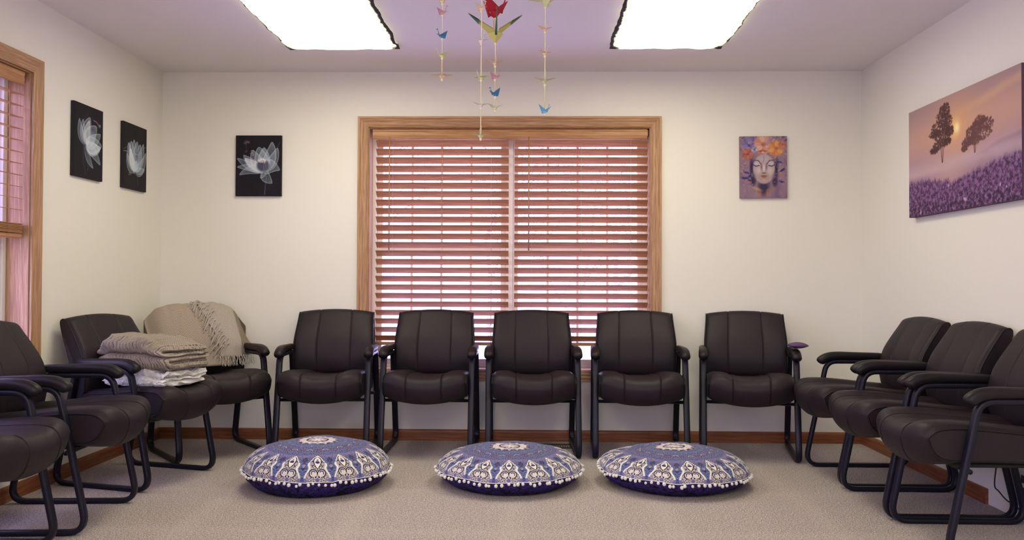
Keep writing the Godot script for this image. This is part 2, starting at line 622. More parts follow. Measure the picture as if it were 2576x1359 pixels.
func blind(at: Transform3D, x0: float, x1: float, n: int, pitch: float, first: float, tilt: float, bottom: float, stacked: int, wand_x: float, label: String, low: bool) -> void:
	var root := thing("window_blind", label, "blind", Vector3.ZERO, 0.0, "oak window blinds")
	root.transform = at
	var len_ := x1 - x0
	var mid := (x0 + x1) * 0.5
	var zc := -0.055
	var st := new_st()
	box(st, Vector3(mid, 1.578, zc), Vector3(len_, 0.045, 0.05), 0.002)
	part("headrail", st, M.slat_wood, root)
	st = new_st()  # valance with a moulded face
	var prof := [Vector2(0.0, -0.032), Vector2(0.006, -0.032), Vector2(0.009, -0.026), Vector2(0.006, -0.018), Vector2(0.008, -0.006), Vector2(0.007, 0.014), Vector2(0.010, 0.022), Vector2(0.008, 0.032), Vector2(0.0, 0.032)]
	var vx0 := x0 - 0.020 if wand_x < 0.5 else x0 - 0.034
	var vx1 := x1 + 0.004 if wand_x < 0.5 else x1 - 0.010
	for i in prof.size():
		var p: Vector2 = prof[i]
		var q: Vector2 = prof[(i + 1) % prof.size()]
		var pts := [Vector3(vx0, 1.568 + p.y, -0.022 + p.x), Vector3(vx1, 1.568 + p.y, -0.022 + p.x), Vector3(vx1, 1.568 + q.y, -0.022 + q.x), Vector3(vx0, 1.568 + q.y, -0.022 + q.x)]
		var c := (p + q) * 0.5 - Vector2(0.004, 0.0)
		poly(st, pts, Vector3(0, c.y, c.x) if i != prof.size() - 1 else Vector3(0, 0, -1), [Vector2(vx0, p.y), Vector2(vx1, p.y), Vector2(vx1, q.y), Vector2(vx0, q.y)])
	for e in [vx0, vx1]:
		var cap := []
		for p in prof: cap.append(Vector3(e, 1.568 + p.y, -0.022 + p.x))
		poly(st, cap, Vector3(signf(e - mid), 0, 0), cap.map(func(p: Vector3) -> Vector2: return Vector2(0.3, p.y)))
	part("valance", st, M.slat_wood, root)
	# slats: one mesh, one node each; the room edge is the upper one
	var slats := []
	for k in 4:
		st = new_st()
		box(st, Vector3.ZERO, Vector3(len_, 0.003, 0.0635), 0.0008, 0)
		slats.append(made(st, M.slat_wood))
	for k in n:
		var y := first - k * pitch - sin(tilt) * 0.0317
		put("slat", slats[k % 4], root, Transform3D(Basis(Vector3.RIGHT, -tilt + rng.randf_range(-0.012, 0.012)), Vector3(mid, y, zc)))
	for k in stacked:
		put("slat", slats[k % 4], root, Transform3D(Basis(Vector3.RIGHT, rng.randf_range(-0.01, 0.01)), Vector3(mid + rng.randf_range(-0.002, 0.002), bottom + 0.024 + k * 0.0037, zc + rng.randf_range(-0.002, 0.002))))
	st = new_st()
	box(st, Vector3(mid, bottom + 0.0095, zc), Vector3(len_, 0.019, 0.0635), 0.003)
	part("bottom_rail", st, M.slat_wood, root)
	# ladder cords, lift cords, wand
	for f in [0.13, 0.5, 0.87]:
		var x := lerpf(x0, x1, f)
		for dz in [-0.034, 0.034]:
			st = new_st()
			tube(st, [Vector3(x, 1.56, zc + dz * 0.8), Vector3(x, 1.3, zc + dz), Vector3(x, bottom + 0.01, zc + dz)], 0.0009, 0.0009, 5)
			part("ladder_cord", st, M.cord_cream, root)
	var drop := 0.79 if low else 0.95
	st = new_st()
	tube(st, [Vector3(wand_x, 1.55, zc + 0.046), Vector3(wand_x, 1.2, zc + 0.047), Vector3(wand_x, drop, zc + 0.047)], 0.0042, 0.0042, 6)
	ball(st, Vector3(wand_x, drop, zc + 0.047), Vector3(0.006, 0.010, 0.006), 6, 5)
	part("wand", st, M.slat_wood, root)


# ---------------------------------------------------------------- ceiling lights
func ceiling_lights() -> void:
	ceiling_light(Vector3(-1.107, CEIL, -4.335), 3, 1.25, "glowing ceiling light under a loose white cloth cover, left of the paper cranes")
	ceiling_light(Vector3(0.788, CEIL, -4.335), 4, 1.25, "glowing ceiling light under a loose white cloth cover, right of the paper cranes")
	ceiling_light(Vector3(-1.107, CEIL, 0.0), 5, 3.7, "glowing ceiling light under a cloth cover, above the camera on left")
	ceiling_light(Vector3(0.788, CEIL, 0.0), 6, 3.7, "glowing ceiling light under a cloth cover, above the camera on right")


func ceiling_light(at: Vector3, seed_: int, energy: float, label: String) -> void:
	var root := thing("ceiling_light", label, "ceiling light", at, 0.0, "cloth covered ceiling lights")
	var w := 0.665
	var l := 1.27
	var st := new_st()
	for s in [-1, 1]:
		box(st, Vector3(s * 0.297, -0.005, 0), Vector3(0.016, 0.01, 1.21), 0.001)
		box(st, Vector3(0, -0.005, s * 0.597), Vector3(0.578, 0.01, 0.016), 0.001)
	part("light_frame", st, M.white_metal, root)
	var n := FastNoiseLite.new()
	n.seed = seed_
	n.frequency = 1.0
	# cover cloth: pale in the middle, with a dark ragged border
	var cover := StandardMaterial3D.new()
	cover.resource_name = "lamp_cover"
	var cloth_image := texture(160, 300, func(x: int, y: int) -> Color:
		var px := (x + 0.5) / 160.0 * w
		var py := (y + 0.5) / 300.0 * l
		# black border band on the side next to the cranes, and black corners
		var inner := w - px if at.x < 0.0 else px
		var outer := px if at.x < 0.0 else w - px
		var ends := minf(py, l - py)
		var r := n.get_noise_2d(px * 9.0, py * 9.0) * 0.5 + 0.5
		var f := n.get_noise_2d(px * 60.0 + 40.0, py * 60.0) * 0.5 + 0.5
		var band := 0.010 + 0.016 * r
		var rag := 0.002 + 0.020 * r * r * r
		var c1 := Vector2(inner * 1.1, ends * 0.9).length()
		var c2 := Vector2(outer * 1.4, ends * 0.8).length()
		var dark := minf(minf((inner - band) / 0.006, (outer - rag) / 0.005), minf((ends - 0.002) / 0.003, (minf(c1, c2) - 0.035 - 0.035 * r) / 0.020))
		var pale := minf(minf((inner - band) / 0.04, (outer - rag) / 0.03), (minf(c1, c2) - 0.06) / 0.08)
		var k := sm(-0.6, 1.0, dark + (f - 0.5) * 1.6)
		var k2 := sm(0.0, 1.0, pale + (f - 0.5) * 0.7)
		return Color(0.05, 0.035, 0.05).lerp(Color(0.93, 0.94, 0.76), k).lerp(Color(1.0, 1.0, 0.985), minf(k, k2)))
	cover.albedo_texture = cloth_image
	cover.roughness = 0.9
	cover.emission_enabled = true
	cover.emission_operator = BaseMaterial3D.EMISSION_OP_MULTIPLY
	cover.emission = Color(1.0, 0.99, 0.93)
	cover.emission_texture = cloth_image
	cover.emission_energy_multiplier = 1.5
	cover.cull_mode = BaseMaterial3D.CULL_DISABLED
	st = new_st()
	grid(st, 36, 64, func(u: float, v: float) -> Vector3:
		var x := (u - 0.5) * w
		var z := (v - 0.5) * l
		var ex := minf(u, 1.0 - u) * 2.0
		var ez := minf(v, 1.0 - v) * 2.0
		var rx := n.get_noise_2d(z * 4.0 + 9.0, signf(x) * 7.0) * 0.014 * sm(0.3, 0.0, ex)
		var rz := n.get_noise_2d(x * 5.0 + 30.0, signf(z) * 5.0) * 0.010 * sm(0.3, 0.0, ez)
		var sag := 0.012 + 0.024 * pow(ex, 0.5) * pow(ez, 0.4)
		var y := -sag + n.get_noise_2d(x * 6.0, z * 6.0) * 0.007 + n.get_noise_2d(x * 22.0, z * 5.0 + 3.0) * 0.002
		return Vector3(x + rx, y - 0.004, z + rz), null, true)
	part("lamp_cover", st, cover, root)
	var area := AreaLight3D.new()
	area.name = "lamp_light"
	area.area_size = Vector2(0.60, 1.19)
	area.light_color = Color(1.0, 0.985, 0.82)
	area.light_energy = energy
	area.area_range = 14.0
	area.area_attenuation = 2.0
	area.shadow_enabled = true
	root.add_child(area)
	area.rotation.x = -PI / 2
	area.position = Vector3(0, -0.052, 0)


# ---------------------------------------------------------------- chairs
func chairs() -> void:
	var c := make_chair()
	var rows := [
		[Vector3(-1.253, 0, -5.238), 0.060, "black padded guest chair in window row, leftmost, half under the window"],
		[Vector3(-0.616, 0, -5.244), -0.004, "black padded guest chair in window row, second from left"],
		[Vector3(0.015, 0, -5.244), 0.025, "black padded guest chair in window row, middle one below the mullion"],
		[Vector3(0.667, 0, -5.240), -0.050, "black padded guest chair in window row, in front of the right casing"],
		[Vector3(1.335, 0, -5.218), -0.18, "black padded guest chair in window row holding the purple bean bag on its arm"],
		[Vector3(1.848, 0, -4.598), -1.574, "black padded guest chair by right wall, farthest of three"],
		[Vector3(1.842, 0, -4.031), -1.574, "black padded guest chair by right wall, middle of three"],
		[Vector3(1.845, 0, -3.464), -1.580, "black padded guest chair by right wall, nearest, cut by the picture edge"],
		[Vector3(-2.140, 0, -3.036), 1.570, "black padded guest chair at left edge, nearest, only arm and seat in view"],
		[Vector3(-2.104, 0, -3.662), 1.635, "black padded guest chair by left window, second from the camera"],
		[Vector3(-2.068, 0, -4.44), 1.300, "black padded guest chair carrying the folded knitted and white blankets"],
		[Vector3(-1.955, 0, -5.13), 0.700, "black padded guest chair in left corner with herringbone throw over its back"],
	]
	for i in rows.size():
		var r: Array = rows[i]
		if i == 0:
			c.position = r[0]
			c.rotation.y = r[1]
			c.set_meta("label", r[2])
		else:
			var o := copy_of(c, r[0], r[1], r[2])
			if i > 4 and i < 11: o.scale.x = 0.955  # the chairs along the side walls are a little narrower


const SEAT_LOOP := [[-0.195, 0.362], [-0.05, 0.350], [0.12, 0.336], [0.25, 0.325], [0.325, 0.328], [0.364, 0.358], [0.382, 0.405], [0.383, 0.443], [0.367, 0.477], [0.330, 0.495], [0.25, 0.499], [0.12, 0.492], [0.0, 0.480], [-0.12, 0.470], [-0.20, 0.462], [-0.218, 0.425]]
const BACK_LOOP := [[-0.180, 0.430], [-0.142, 0.470], [-0.130, 0.515], [-0.127, 0.560], [-0.136, 0.620], [-0.158, 0.682], [-0.196, 0.746], [-0.232, 0.800], [-0.256, 0.834], [-0.281, 0.845], [-0.303, 0.834], [-0.303, 0.800], [-0.284, 0.740], [-0.256, 0.670], [-0.235, 0.590], [-0.220, 0.510], [-0.212, 0.450], [-0.198, 0.425]]


func loop_of(a: Array, n: int) -> Array:
	return curve(a.map(func(p: Array) -> Vector2: return Vector2(p[0], p[1])), n, true)


func across(n: int) -> Array:
	# stations from -1 to 1, closer at the ends and at the two seams
	var us := []
	for i in n + 1: us.append(-1.0 + 2.0 * i / n)
	for s in [-0.42, 0.42]:
		for d in [-0.035, -0.02, -0.008, 0.0, 0.008, 0.02, 0.035]: us.append(s + d)
	for d in [0.985, 0.965, 0.94]:
		us.append(d)
		us.append(-d)
	us.sort()
	return us


func seat_point(u: float, p: Vector2) -> Vector3:
	var q := p
	var f := sm(0.02, 0.36, q.x)
	var topness := sm(0.40, 0.48, q.y)
	q.x -= (0.020 * u * u + 0.026 * pow(absf(u), 5.0)) * f
	q.y += 0.042 * u * u * (1.0 - topness) * sm(-0.2, 0.3, q.x)
	var a := absf(u)
	# side bolsters rise, the middle panel dips, seams cut in
	q.y += topness * (0.016 * sm(0.42, 0.62, a) * (1.0 - sm(0.85, 1.0, a)) - 0.010 * (1.0 - sm(0.2, 0.42, a)))
	var groove := exp(-pow((a - 0.42) / 0.012, 2.0)) * 0.006
	q.y -= groove * topness
	q.x -= groove * sm(0.30, 0.37, q.x) * 0.8
	var e := sm(0.93, 1.0, a)
	var c := Vector2(0.09, 0.42)
	q = c + (q - c) * Vector2(1.0 - 0.035 * e, 1.0 - 0.16 * e)
	return Vector3(u * 0.247, q.y, q.x)


func back_point(u: float, p: Vector2) -> Vector3:
	var q := p
	var a := absf(u)
	var high := sm(0.60, 0.83, q.y)
	var front := sm(0.03, 0.06, q.x - back_mid(q.y))
	q.y += high * 0.020 * (1.0 - u * u) - sm(0.52, 0.43, q.y) * 0.012 * u * u
	q.x += front * (0.010 * u * u - 0.004)  # the sides come forward a little
	q.x += front * (0.005 * (1.0 - pow(clampf(absf(a - 0.71) / 0.29, 0, 1), 2.0)) if a > 0.42 else front * 0.004 * (1.0 - pow(a / 0.42, 2.0)))
	var groove := exp(-pow((a - 0.42) / 0.013, 2.0)) * 0.007
	q.x -= groove * front
	q.y -= groove * 0.5 * sm(0.82, 0.84, q.y)
	var e := sm(0.92, 1.0, a)
	var c := Vector2(back_mid(q.y), 0.63)
	q = c + (q - c) * Vector2(1.0 - 0.30 * e, 1.0 - 0.018 * e)
	var hw := 0.243 + 0.012 * sm(0.84, 0.64, q.y) - 0.008 * sm(0.56, 0.43, q.y)
	return Vector3(u * hw, q.y, q.x)


func back_mid(y: float) -> float:
	return -0.172 - 0.005 * sm(0.5, 0.6, y) - 0.135 * pow(clampf((y - 0.55) / 0.30, 0.0, 1.0), 1.5)


func cushion_mesh(loop: Array, f: Callable) -> SurfaceTool:
	var st := new_st()
	var us := across(22)
	var n := us.size() - 1
	var m := loop.size()
	grid(st, m, n, func(a: float, b: float) -> Vector3: return f.call(us[roundi(b * n)], loop[roundi(a * m) % m]), null, true)
	for s in [-1.0, 1.0]:
		var mid := Vector3.ZERO
		for p in loop: mid += f.call(s, p) / m
		for i in m:
			poly(st, [mid, f.call(s, loop[i]), f.call(s, loop[(i + 1) % m])], Vector3(s, 0, 0), [Vector2.ZERO, Vector2.ZERO, Vector2.ZERO])
	return st


func make_chair() -> Node3D:
	var root := thing("guest_chair", "", "chair", Vector3.ZERO, 0.0, "black padded guest chairs round the room")
	var w := 0.267
	# each side is one bent tube: sled base, front post, arm, rear post
	var corner := [[Vector2(0.282, 0.0115), 0.085], [Vector2(0.158, 0.598), 0.055], [Vector2(-0.172, 0.598), 0.05], [Vector2(-0.306, 0.0115), 0.085]]
	var path := []
	for i in 4:
		var p: Vector2 = corner[i][0]
		var a: Vector2 = (corner[(i + 3) % 4][0] - p).normalized()
		var b: Vector2 = (corner[(i + 1) % 4][0] - p).normalized()
		var r: float = corner[i][1]
		for k in 9:
			var t := k / 8.0
			var q := (p + a * r) * (1 - t) * (1 - t) + p * 2 * t * (1 - t) + (p + b * r) * t * t
			path.append(q)
		var nxt: Vector2 = corner[(i + 1) % 4][0]
		var far: float = corner[(i + 1) % 4][1]
		for k in [0.25, 0.5, 0.75]: path.append((p + b * r).lerp(nxt - b * far, k))
	for s in [-1, 1]:
		var st := new_st()
		tube(st, path.map(func(p: Vector2) -> Vector3: return Vector3(s * w, p.y, p.x)), 0.0120, 0.0185, 16, Vector3.RIGHT, true, null, 0.55)
		part("side_frame", st, M.frame_steel, root)
		st = new_st()
		var arm := curve([Vector3(s * w, 0.6285, -0.165), Vector3(s * w, 0.630, -0.08), Vector3(s * w, 0.631, 0.02), Vector3(s * w, 0.631, 0.10), Vector3(s * w, 0.624, 0.150), Vector3(s * w, 0.607, 0.184), Vector3(s * w, 0.589, 0.199)], 4)
		tube(st, arm, 0.0255, 0.0285, 16, Vector3.RIGHT, false, func(t: float) -> float:
			var k := 1.0 - 0.22 * sm(0.75, 0.0, t)
			if t > 0.86: k *= sqrt(maxf(0.0, 1.0 - pow((t - 0.86) / 0.148, 2.0)))
			if t < 0.05: k *= 0.6 + 8.0 * t
			return k, 0.85)
		part("armrest", st, M.arm_vinyl, root)
	var sl := loop_of(SEAT_LOOP, 3)
	var seat := part("seat", cushion_mesh(sl, seat_point), M.leather, root)
	var bl := loop_of(BACK_LOOP, 3)
	var back := part("backrest", cushion_mesh(bl, back_point), M.leather, root)
	for s in [-1.0, 1.0]:
		var st := new_st()
		tube(st, sl.map(func(p: Vector2) -> Vector3: return seat_point(s * 0.975, p) + Vector3(s * 0.003, 0, 0)), 0.004, 0.004, 6, Vector3.RIGHT, true)
		part("piping", st, M.piping, seat)
		st = new_st()
		tube(st, bl.map(func(p: Vector2) -> Vector3: return back_point(s * 0.975, p) + Vector3(s * 0.003, 0, 0)), 0.004, 0.004, 6, Vector3.RIGHT, true)
		part("piping", st, M.piping, back)
		for d in [-0.017, 0.017]:  # stitching beside each seam
			st = new_st()
			var u: float = s * 0.42 + d
			tube(st, sl.slice(12, 40).map(func(p: Vector2) -> Vector3: return seat_point(u, p) + Vector3(0, 0.0002, 0.0002)), 0.0007, 0.0007, 4)
			part("stitching", st, M.piping, seat)
	var st := new_st()
	box(st, Vector3(0, 0.348, 0.03), Vector3(0.44, 0.014, 0.40), 0.003)
	part("seat_pan", st, M.under_seat, root)
	for z in [0.19, -0.14]:
		st = new_st()
		tube(st, [Vector3(-w, 0.334, z), Vector3(0, 0.334, z), Vector3(w, 0.334, z)], 0.010, 0.010, 8)
		part("cross_bar", st, M.frame_steel, root)
	for s in [-1, 1]:
		st = new_st()
		tube(st, curve([Vector3(s * 0.12, 0.345, -0.12), Vector3(s * 0.12, 0.35, -0.19), Vector3(s * 0.12, 0.40, -0.222), Vector3(s * 0.12, 0.55, -0.236)], 4), 0.004, 0.018, 8, Vector3.RIGHT)
		part("back_bracket", st, M.frame_steel, root)
	return root


# ---------------------------------------------------------------- floor cushions
func mandala(r: float, th: float, n: FastNoiseLite) -> Color:
	var white := Color(0.88, 0.86, 0.83)
	var blue := Color(0.29, 0.41, 0.63)
	var lav := Color(0.50, 0.46, 0.65)
	var plum := Color(0.20, 0.14, 0.27)
	var navy := Color(0.16, 0.16, 0.36)
	var ink := Color(0.17, 0.13, 0.15)
	var pink := Color(0.74, 0.67, 0.72)
	var a := fposmod(th * 16.0 / TAU, 1.0) - 0.5
	var a2 := fposmod(th * 16.0 / TAU + 0.5, 1.0) - 0.5
	var b := absf(a)
	if r < 0.035: return white
	if r < 0.075: return white if fposmod(th * 8.0 / TAU, 1.0) < 0.7 else lav
	if r < 0.115: return pink if absf(fposmod(th * 8.0 / TAU, 1.0) - 0.5) < 0.36 else lav
	if r < 0.135: return plum
	if r < 0.30:
		# two rings of petals
		var t := (r - 0.13) / 0.085
		if t < 1.0 and absf(a2) < 0.42 * sqrt(maxf(0.0, 1.0 - pow(2.0 * t - 1.0, 2.0))) + 0.04: return white if absf(a2) < 0.3 else pink
		var t2 := (r - 0.15) / 0.115
		if t2 < 1.0 and b < 0.40 * sqrt(maxf(0.0, 1.0 - t2)): return pink
		if r < 0.27 - 0.03 * b: return plum
	if r < 0.60 or not arch(b, r):
		var c := blue
		# paisley ring
		var p := Vector2(a2 * 0.36 * r / 0.33, r - 0.335)
		var dp := Vector2(p.x / 0.046, p.y / 0.036).length()
		if dp < 0.72: c = lav
		elif dp < 0.86: c = pink
		elif dp < 1.08: c = navy
		# small flowers on the joint between two sectors
		for m in [[0.385, 0.030, plum, pink], [0.455, 0.026, navy, lav], [0.52, 0.034, plum, lav]]:
			var q := Vector2(a * 0.39 * r, r - m[0])
			var petal := 0.75 + 0.35 * cos(5.0 * q.angle())
			var dq: float = q.length() / m[1]
			if dq < 0.35: c = m[3]
			elif dq < petal: c = m[2]
			elif dq < petal + 0.22: c = lav
		for m in [[0.43, 0.024, ink, pink], [0.50, 0.030, plum, pink], [0.565, 0.026, navy, pink]]:
			var q := Vector2((absf(a2) - 0.23) * 0.39 * r, r - m[0])
			var dq: float = (absf(q.x) * 0.9 + absf(q.y) * 1.1) / m[1]
			if dq < 0.4: c = m[3]
			elif dq < 1.0: c = m[2]
			elif dq < 1.25: c = lav
		var ring := Vector2(a2 * 0.39 * r, r - 0.47)
		if absf(ring.length() - 0.030) < 0.005 and ring.y < 0.0: c = white
		if r > 0.60:
			# between the arches
			var q := Vector2(a2 * 0.39 * r, r - 0.78)
			c = lav.lerp(blue, sm(0.62, 0.72, r))
			if absf(q.x) < 0.03 and absf(q.y + 0.10 - absf(q.x)) < 0.025: c = navy
			if Vector2(q.x / 0.020, (q.y + 0.045) / 0.035).length() < 1.0: c = plum
			if Vector2(q.x / 0.016, (q.y - 0.02) / 0.02).length() < 1.0: c = pink
			if absf(q.x) < 0.035 * sm(0.10, 0.03, q.y) and q.y > 0.04: c = navy
		var sp := n.get_noise_2d(x_mirror(th) * 9.0 * r * 6.0, r * 46.0)
		if sp > 0.28: c = c.lerp(plum, 0.85)
		elif sp > 0.14: c = c.lerp(lav, 0.8)
		elif sp < -0.50: c = c.lerp(pink, 0.7)
		return c
	# the white arch: a plain border round a finely drawn field
	var c := white
	var inside := r > 0.67 and arch(b + 0.075, r + 0.004) and arch(b, r - 0.03)
	if inside:
		c = Color(0.70, 0.67, 0.72)
		var dr := n.get_noise_2d(b * 26.0, r * 52.0)
		if dr > 0.34: c = ink
		elif dr < -0.40: c = white
	var x := a * 0.39 * r
	var y := r
	var ax := absf(x)
	# almond
	var t := clampf((y - 0.655) / 0.185, 0.0, 1.0)
	var hw := 0.043 * pow(sin(PI * pow(t, 0.85)), 0.75)
	if t > 0.0 and t < 1.0:
		if absf(ax - hw) < 0.0055: return ink
		if ax < hw:
			if Vector2(x / 0.026, (y - 0.752) / 0.016).length() < 1.0: return navy.lerp(plum, 0.4)
			if Vector2(x / 0.020, (y - 0.733) / 0.012).length() < 1.0: return lav
			if Vector2(x / 0.010, (y - 0.708) / 0.014).length() < 1.0: return Color(0.42, 0.47, 0.72)
			return white
	# leaves beside the almond, scrolls below it
	var e := Vector2((ax - 0.057) / 0.016, (y - 0.775) / 0.045).length()
	if e < 1.0: return ink if e > 0.66 else (lav if absf(ax - 0.056) < 0.0045 else white)
	var s := Vector2(ax - 0.048, y - 0.900)
	var ds := s.length() / 0.046
	var turn := s.angle()
	if ds < 1.14 and ds > 0.90 and (turn < 1.2 or turn > 2.9): return ink
	if ds <= 0.90:
		if absf(ds - 0.52) < 0.10 and turn < 0.6 and turn > -2.6: return ink
		if ds > 0.62 and turn < -0.6 and turn > -2.5: return Color(0.62, 0.60, 0.76)
		return white.lerp(pink, 0.25)
	if Vector2((ax - 0.020) / 0.009, (y - 0.938) / 0.014).length() < 1.0: return ink
	if Vector2(x / 0.022, (y - 0.972) / 0.022).length() < 1.0: return Color(0.45, 0.42, 0.66)
	# specks along the border
	for m in [[0.066, 0.712], [0.086, 0.745], [0.094, 0.885], [0.122, 0.945]]:
		if Vector2(ax - m[0], y - m[1]).length() < 0.0095: return lav
	if ax > 0.135 and y > 0.95: return Color(0.50, 0.46, 0.68)
	return c


func x_mirror(th: float) -> float:
	# the same drawing in each sector, mirrored about its middle
	return absf(fposmod(th * 16.0 / TAU, 1.0) - 0.5)


func arch(b: float, r: float) -> bool:
	var w := 0.0
	if r > 0.62: w = 0.36 * pow(clampf((r - 0.62) / 0.15, 0.0, 1.0), 0.85)
	if r > 0.79: w = 0.36 - 0.04 * sm(0.79, 0.83, r)
	if r > 0.83: w = 0.32 + 0.13 * sm(0.83, 0.95, r)
	return b < w


func cushions() -> void:
	var n := FastNoiseLite.new()
	n.seed = 77
	n.frequency = 1.0
	n.fractal_octaves = 1
	var top := mat("mandala_print", Color.WHITE, 0.85, 0.3)
	top.albedo_texture = texture(1024, 1024, func(x: int, y: int) -> Color:
		var p := Vector2(x + 0.5 - 512.0, y + 0.5 - 512.0) / 506.0
		return mandala(minf(p.length(), 1.0), p.angle(), n))
	top.rim_enabled = true
	top.rim = 0.2
	var n2 := FastNoiseLite.new()
	n2.seed = 5
	n2.frequency = 1.0
	n2.noise_type = FastNoiseLite.TYPE_CELLULAR
	n2.cellular_return_type = FastNoiseLite.RETURN_DISTANCE
	var n3 := FastNoiseLite.new()
	n3.seed = 6
	n3.frequency = 1.0
	var under := mat("dark_print", Color.WHITE, 0.85, 0.3)
	under.albedo_texture = texture(512, 512, func(x: int, y: int) -> Color:
		var p := Vector2(x, y) / 512.0
		var d := n2.get_noise_2d(p.x * 34.0, p.y * 26.0)
		var k := n3.get_noise_2d(p.x * 34.0, p.y * 24.0)
		var band := n3.get_noise_2d(p.x * 5.0 + 50.0, p.y * 3.0)
		var c := Color(0.10, 0.085, 0.22)
		if k > 0.10: c = Color(0.17, 0.15, 0.46)
		elif k < -0.12: c = Color(0.29, 0.19, 0.42)
		if band > 0.22: c = c.lerp(Color(0.06, 0.055, 0.12), 0.7)
		if d > -0.45: c = c.lerp(Color(0.04, 0.035, 0.09), 0.9)
		if d < -0.90: c = Color(0.55, 0.48, 0.58)
		return c)
	# [centre, radius, seam height, top height, turn, lean, seed, label]
	cushion(Vector3(-1.088, 0, -4.316), 0.366, 0.098, 0.232, 0.05, Vector2(-0.010, 0.0), 1, "round blue mandala floor cushion with pom-poms, plumpest, in front of leftmost window chair")
	cushion(Vector3(-0.105, 0, -4.404), 0.375, 0.084, 0.190, 0.21, Vector2(0.0, 0.0), 2, "round blue mandala floor cushion with pom-poms, the middle one of three")
	cushion(Vector3(0.750, 0, -4.424), 0.383, 0.076, 0.192, 0.27, Vector2(-0.014, 0.010), 3, "round blue mandala floor cushion with pom-poms, dented at its left rim")


func cushion(at: Vector3, r: float, seam: float, high: float, turn: float, lean: Vector2, seed_: int, label: String) -> void:
	var root := thing("floor_cushion", label, "cushion", at, turn, "mandala floor cushions")
	var n := FastNoiseLite.new()
	n.seed = seed_ * 13
	n.frequency = 1.0
	var rim := func(th: float) -> Vector3:
		var rr := r * (1.0 + 0.016 * n.get_noise_2d(cos(th) * 2.2 + 8.0, sin(th) * 2.2))
		var y := seam + lean.x * cos(th - turn) * 0.6 + lean.y * sin(th) + 0.008 * n.get_noise_2d(cos(th) * 2.5, sin(th) * 2.5)
		if seed_ == 3: y += 0.030 * exp(-pow(angle_difference(th, -PI * 0.80) / 0.30, 2.0))
		return Vector3(cos(th) * rr, y, sin(th) * rr)
	# plump dome: a superellipse, sampled evenly along its arc so that the print is not stretched
	var ts := []
	var hs := []
	var run := [0.0]
	for i in 241:
		var ph := i / 240.0 * PI * 0.5
		ts.append(pow(cos(ph), 0.88))
		hs.append(pow(sin(ph), 0.92))
		if i: run.append(run[i - 1] + Vector2((ts[i] - ts[i - 1]) * r, (hs[i] - hs[i - 1]) * (high - seam)).length())
	var place := func(v: float) -> Vector2:
		var want: float = v * run[240]
		var i := 0
		while i < 239 and run[i + 1] < want: i += 1
		var k: float = clampf((want - run[i]) / maxf(run[i + 1] - run[i], 1e-9), 0.0, 1.0)
		return Vector2(lerpf(ts[i], ts[i + 1], k), lerpf(hs[i], hs[i + 1], k))
	var rows := []
	for j in 37: rows.append(place.call(j / 36.0))
	rows[36] = Vector2(0.0, 1.0)
	var dome := func(u: float, v: float) -> Vector3:
		var th := -TAU * u
		var q: Vector2 = rows[roundi(v * 36.0)]
		var t := q.x
		var e: Vector3 = rim.call(th)
		var y := lerpf(e.y, high, q.y)
		y += 0.006 * n.get_noise_2d(e.x * t * 6.0, e.z * t * 6.0) * sm(1.0, 0.8, t)
		y += 0.004 * n.get_noise_2d(th * 6.0, 3.0) * sm(0.6, 0.95, t) * sm(1.0, 0.97, t)
		if seed_ == 3:
			var dent := Vector2(e.x * t + 0.17, e.z * t + 0.14).length()
			y -= 0.030 * exp(-pow(dent / 0.10, 2.0))
		return Vector3(e.x * t, y, e.z * t)
	var st := new_st()
	grid(st, 96, 36, dome, func(u: float, v: float) -> Vector2:
		var th := -TAU * u
		return Vector2(0.5, 0.5) + Vector2(cos(th), sin(th)) * (1.0 - v) * 0.494)
	part("printed_top", st, M.mandala_print, root)
	st = new_st()
	grid(st, 96, 16, func(u: float, v: float) -> Vector3:
		var th := -TAU * u
		var e: Vector3 = rim.call(th)
		var k := 1.0 - v  # 1 at the floor's middle, 0 at the seam
		var t := 1.0 - 0.02 * k if k < 0.0 else cos(pow(k, 1.2) * PI * 0.5)
		var y := e.y * (1.0 - sm(0.0, 0.62, k)) + 0.002
		var rad := lerpf(1.0, 0.74, sm(0.18, 0.66, k)) if k < 0.66 else lerpf(0.74, 0.0, (k - 0.66) / 0.34)
		return Vector3(e.x * rad, y + 0.003 * n.get_noise_2d(th * 5.0, k * 6.0) * sm(0.62, 0.3, k) * sm(0.0, 0.1, k), e.z * rad), func(u: float, v: float) -> Vector2: return Vector2(u * 3.0, v * 0.8))
	part("dark_underside", st, M.dark_print, root)
	st = new_st()
	var ring := []
	for i in 96: ring.append(rim.call(TAU * i / 96.0))
	tube(st, ring, 0.002, 0.002, 6, Vector3.UP, true)
	part("seam_cord", st, M.pom_white, root)
	st = new_st()
	ball(st, Vector3.ZERO, Vector3(0.0082, 0.0085, 0.0082), 8, 6)
	var pom := made(st, M.pom_white)
	var count := 88
	for i in count:
		var th := TAU * (i + rng.randf_range(-0.3, 0.3)) / count
		var p: Vector3 = rim.call(th)
		var out := Vector3(p.x, 0, p.z).normalized()
		var t := Transform3D(Basis(Vector3.UP, rng.randf() * TAU).scaled(Vector3.ONE * rng.randf_range(0.85, 1.12)), p + out * rng.randf_range(0.006, 0.010) + Vector3.DOWN * rng.randf_range(0.004, 0.014))
		put("pom_pom", pom, root, t)


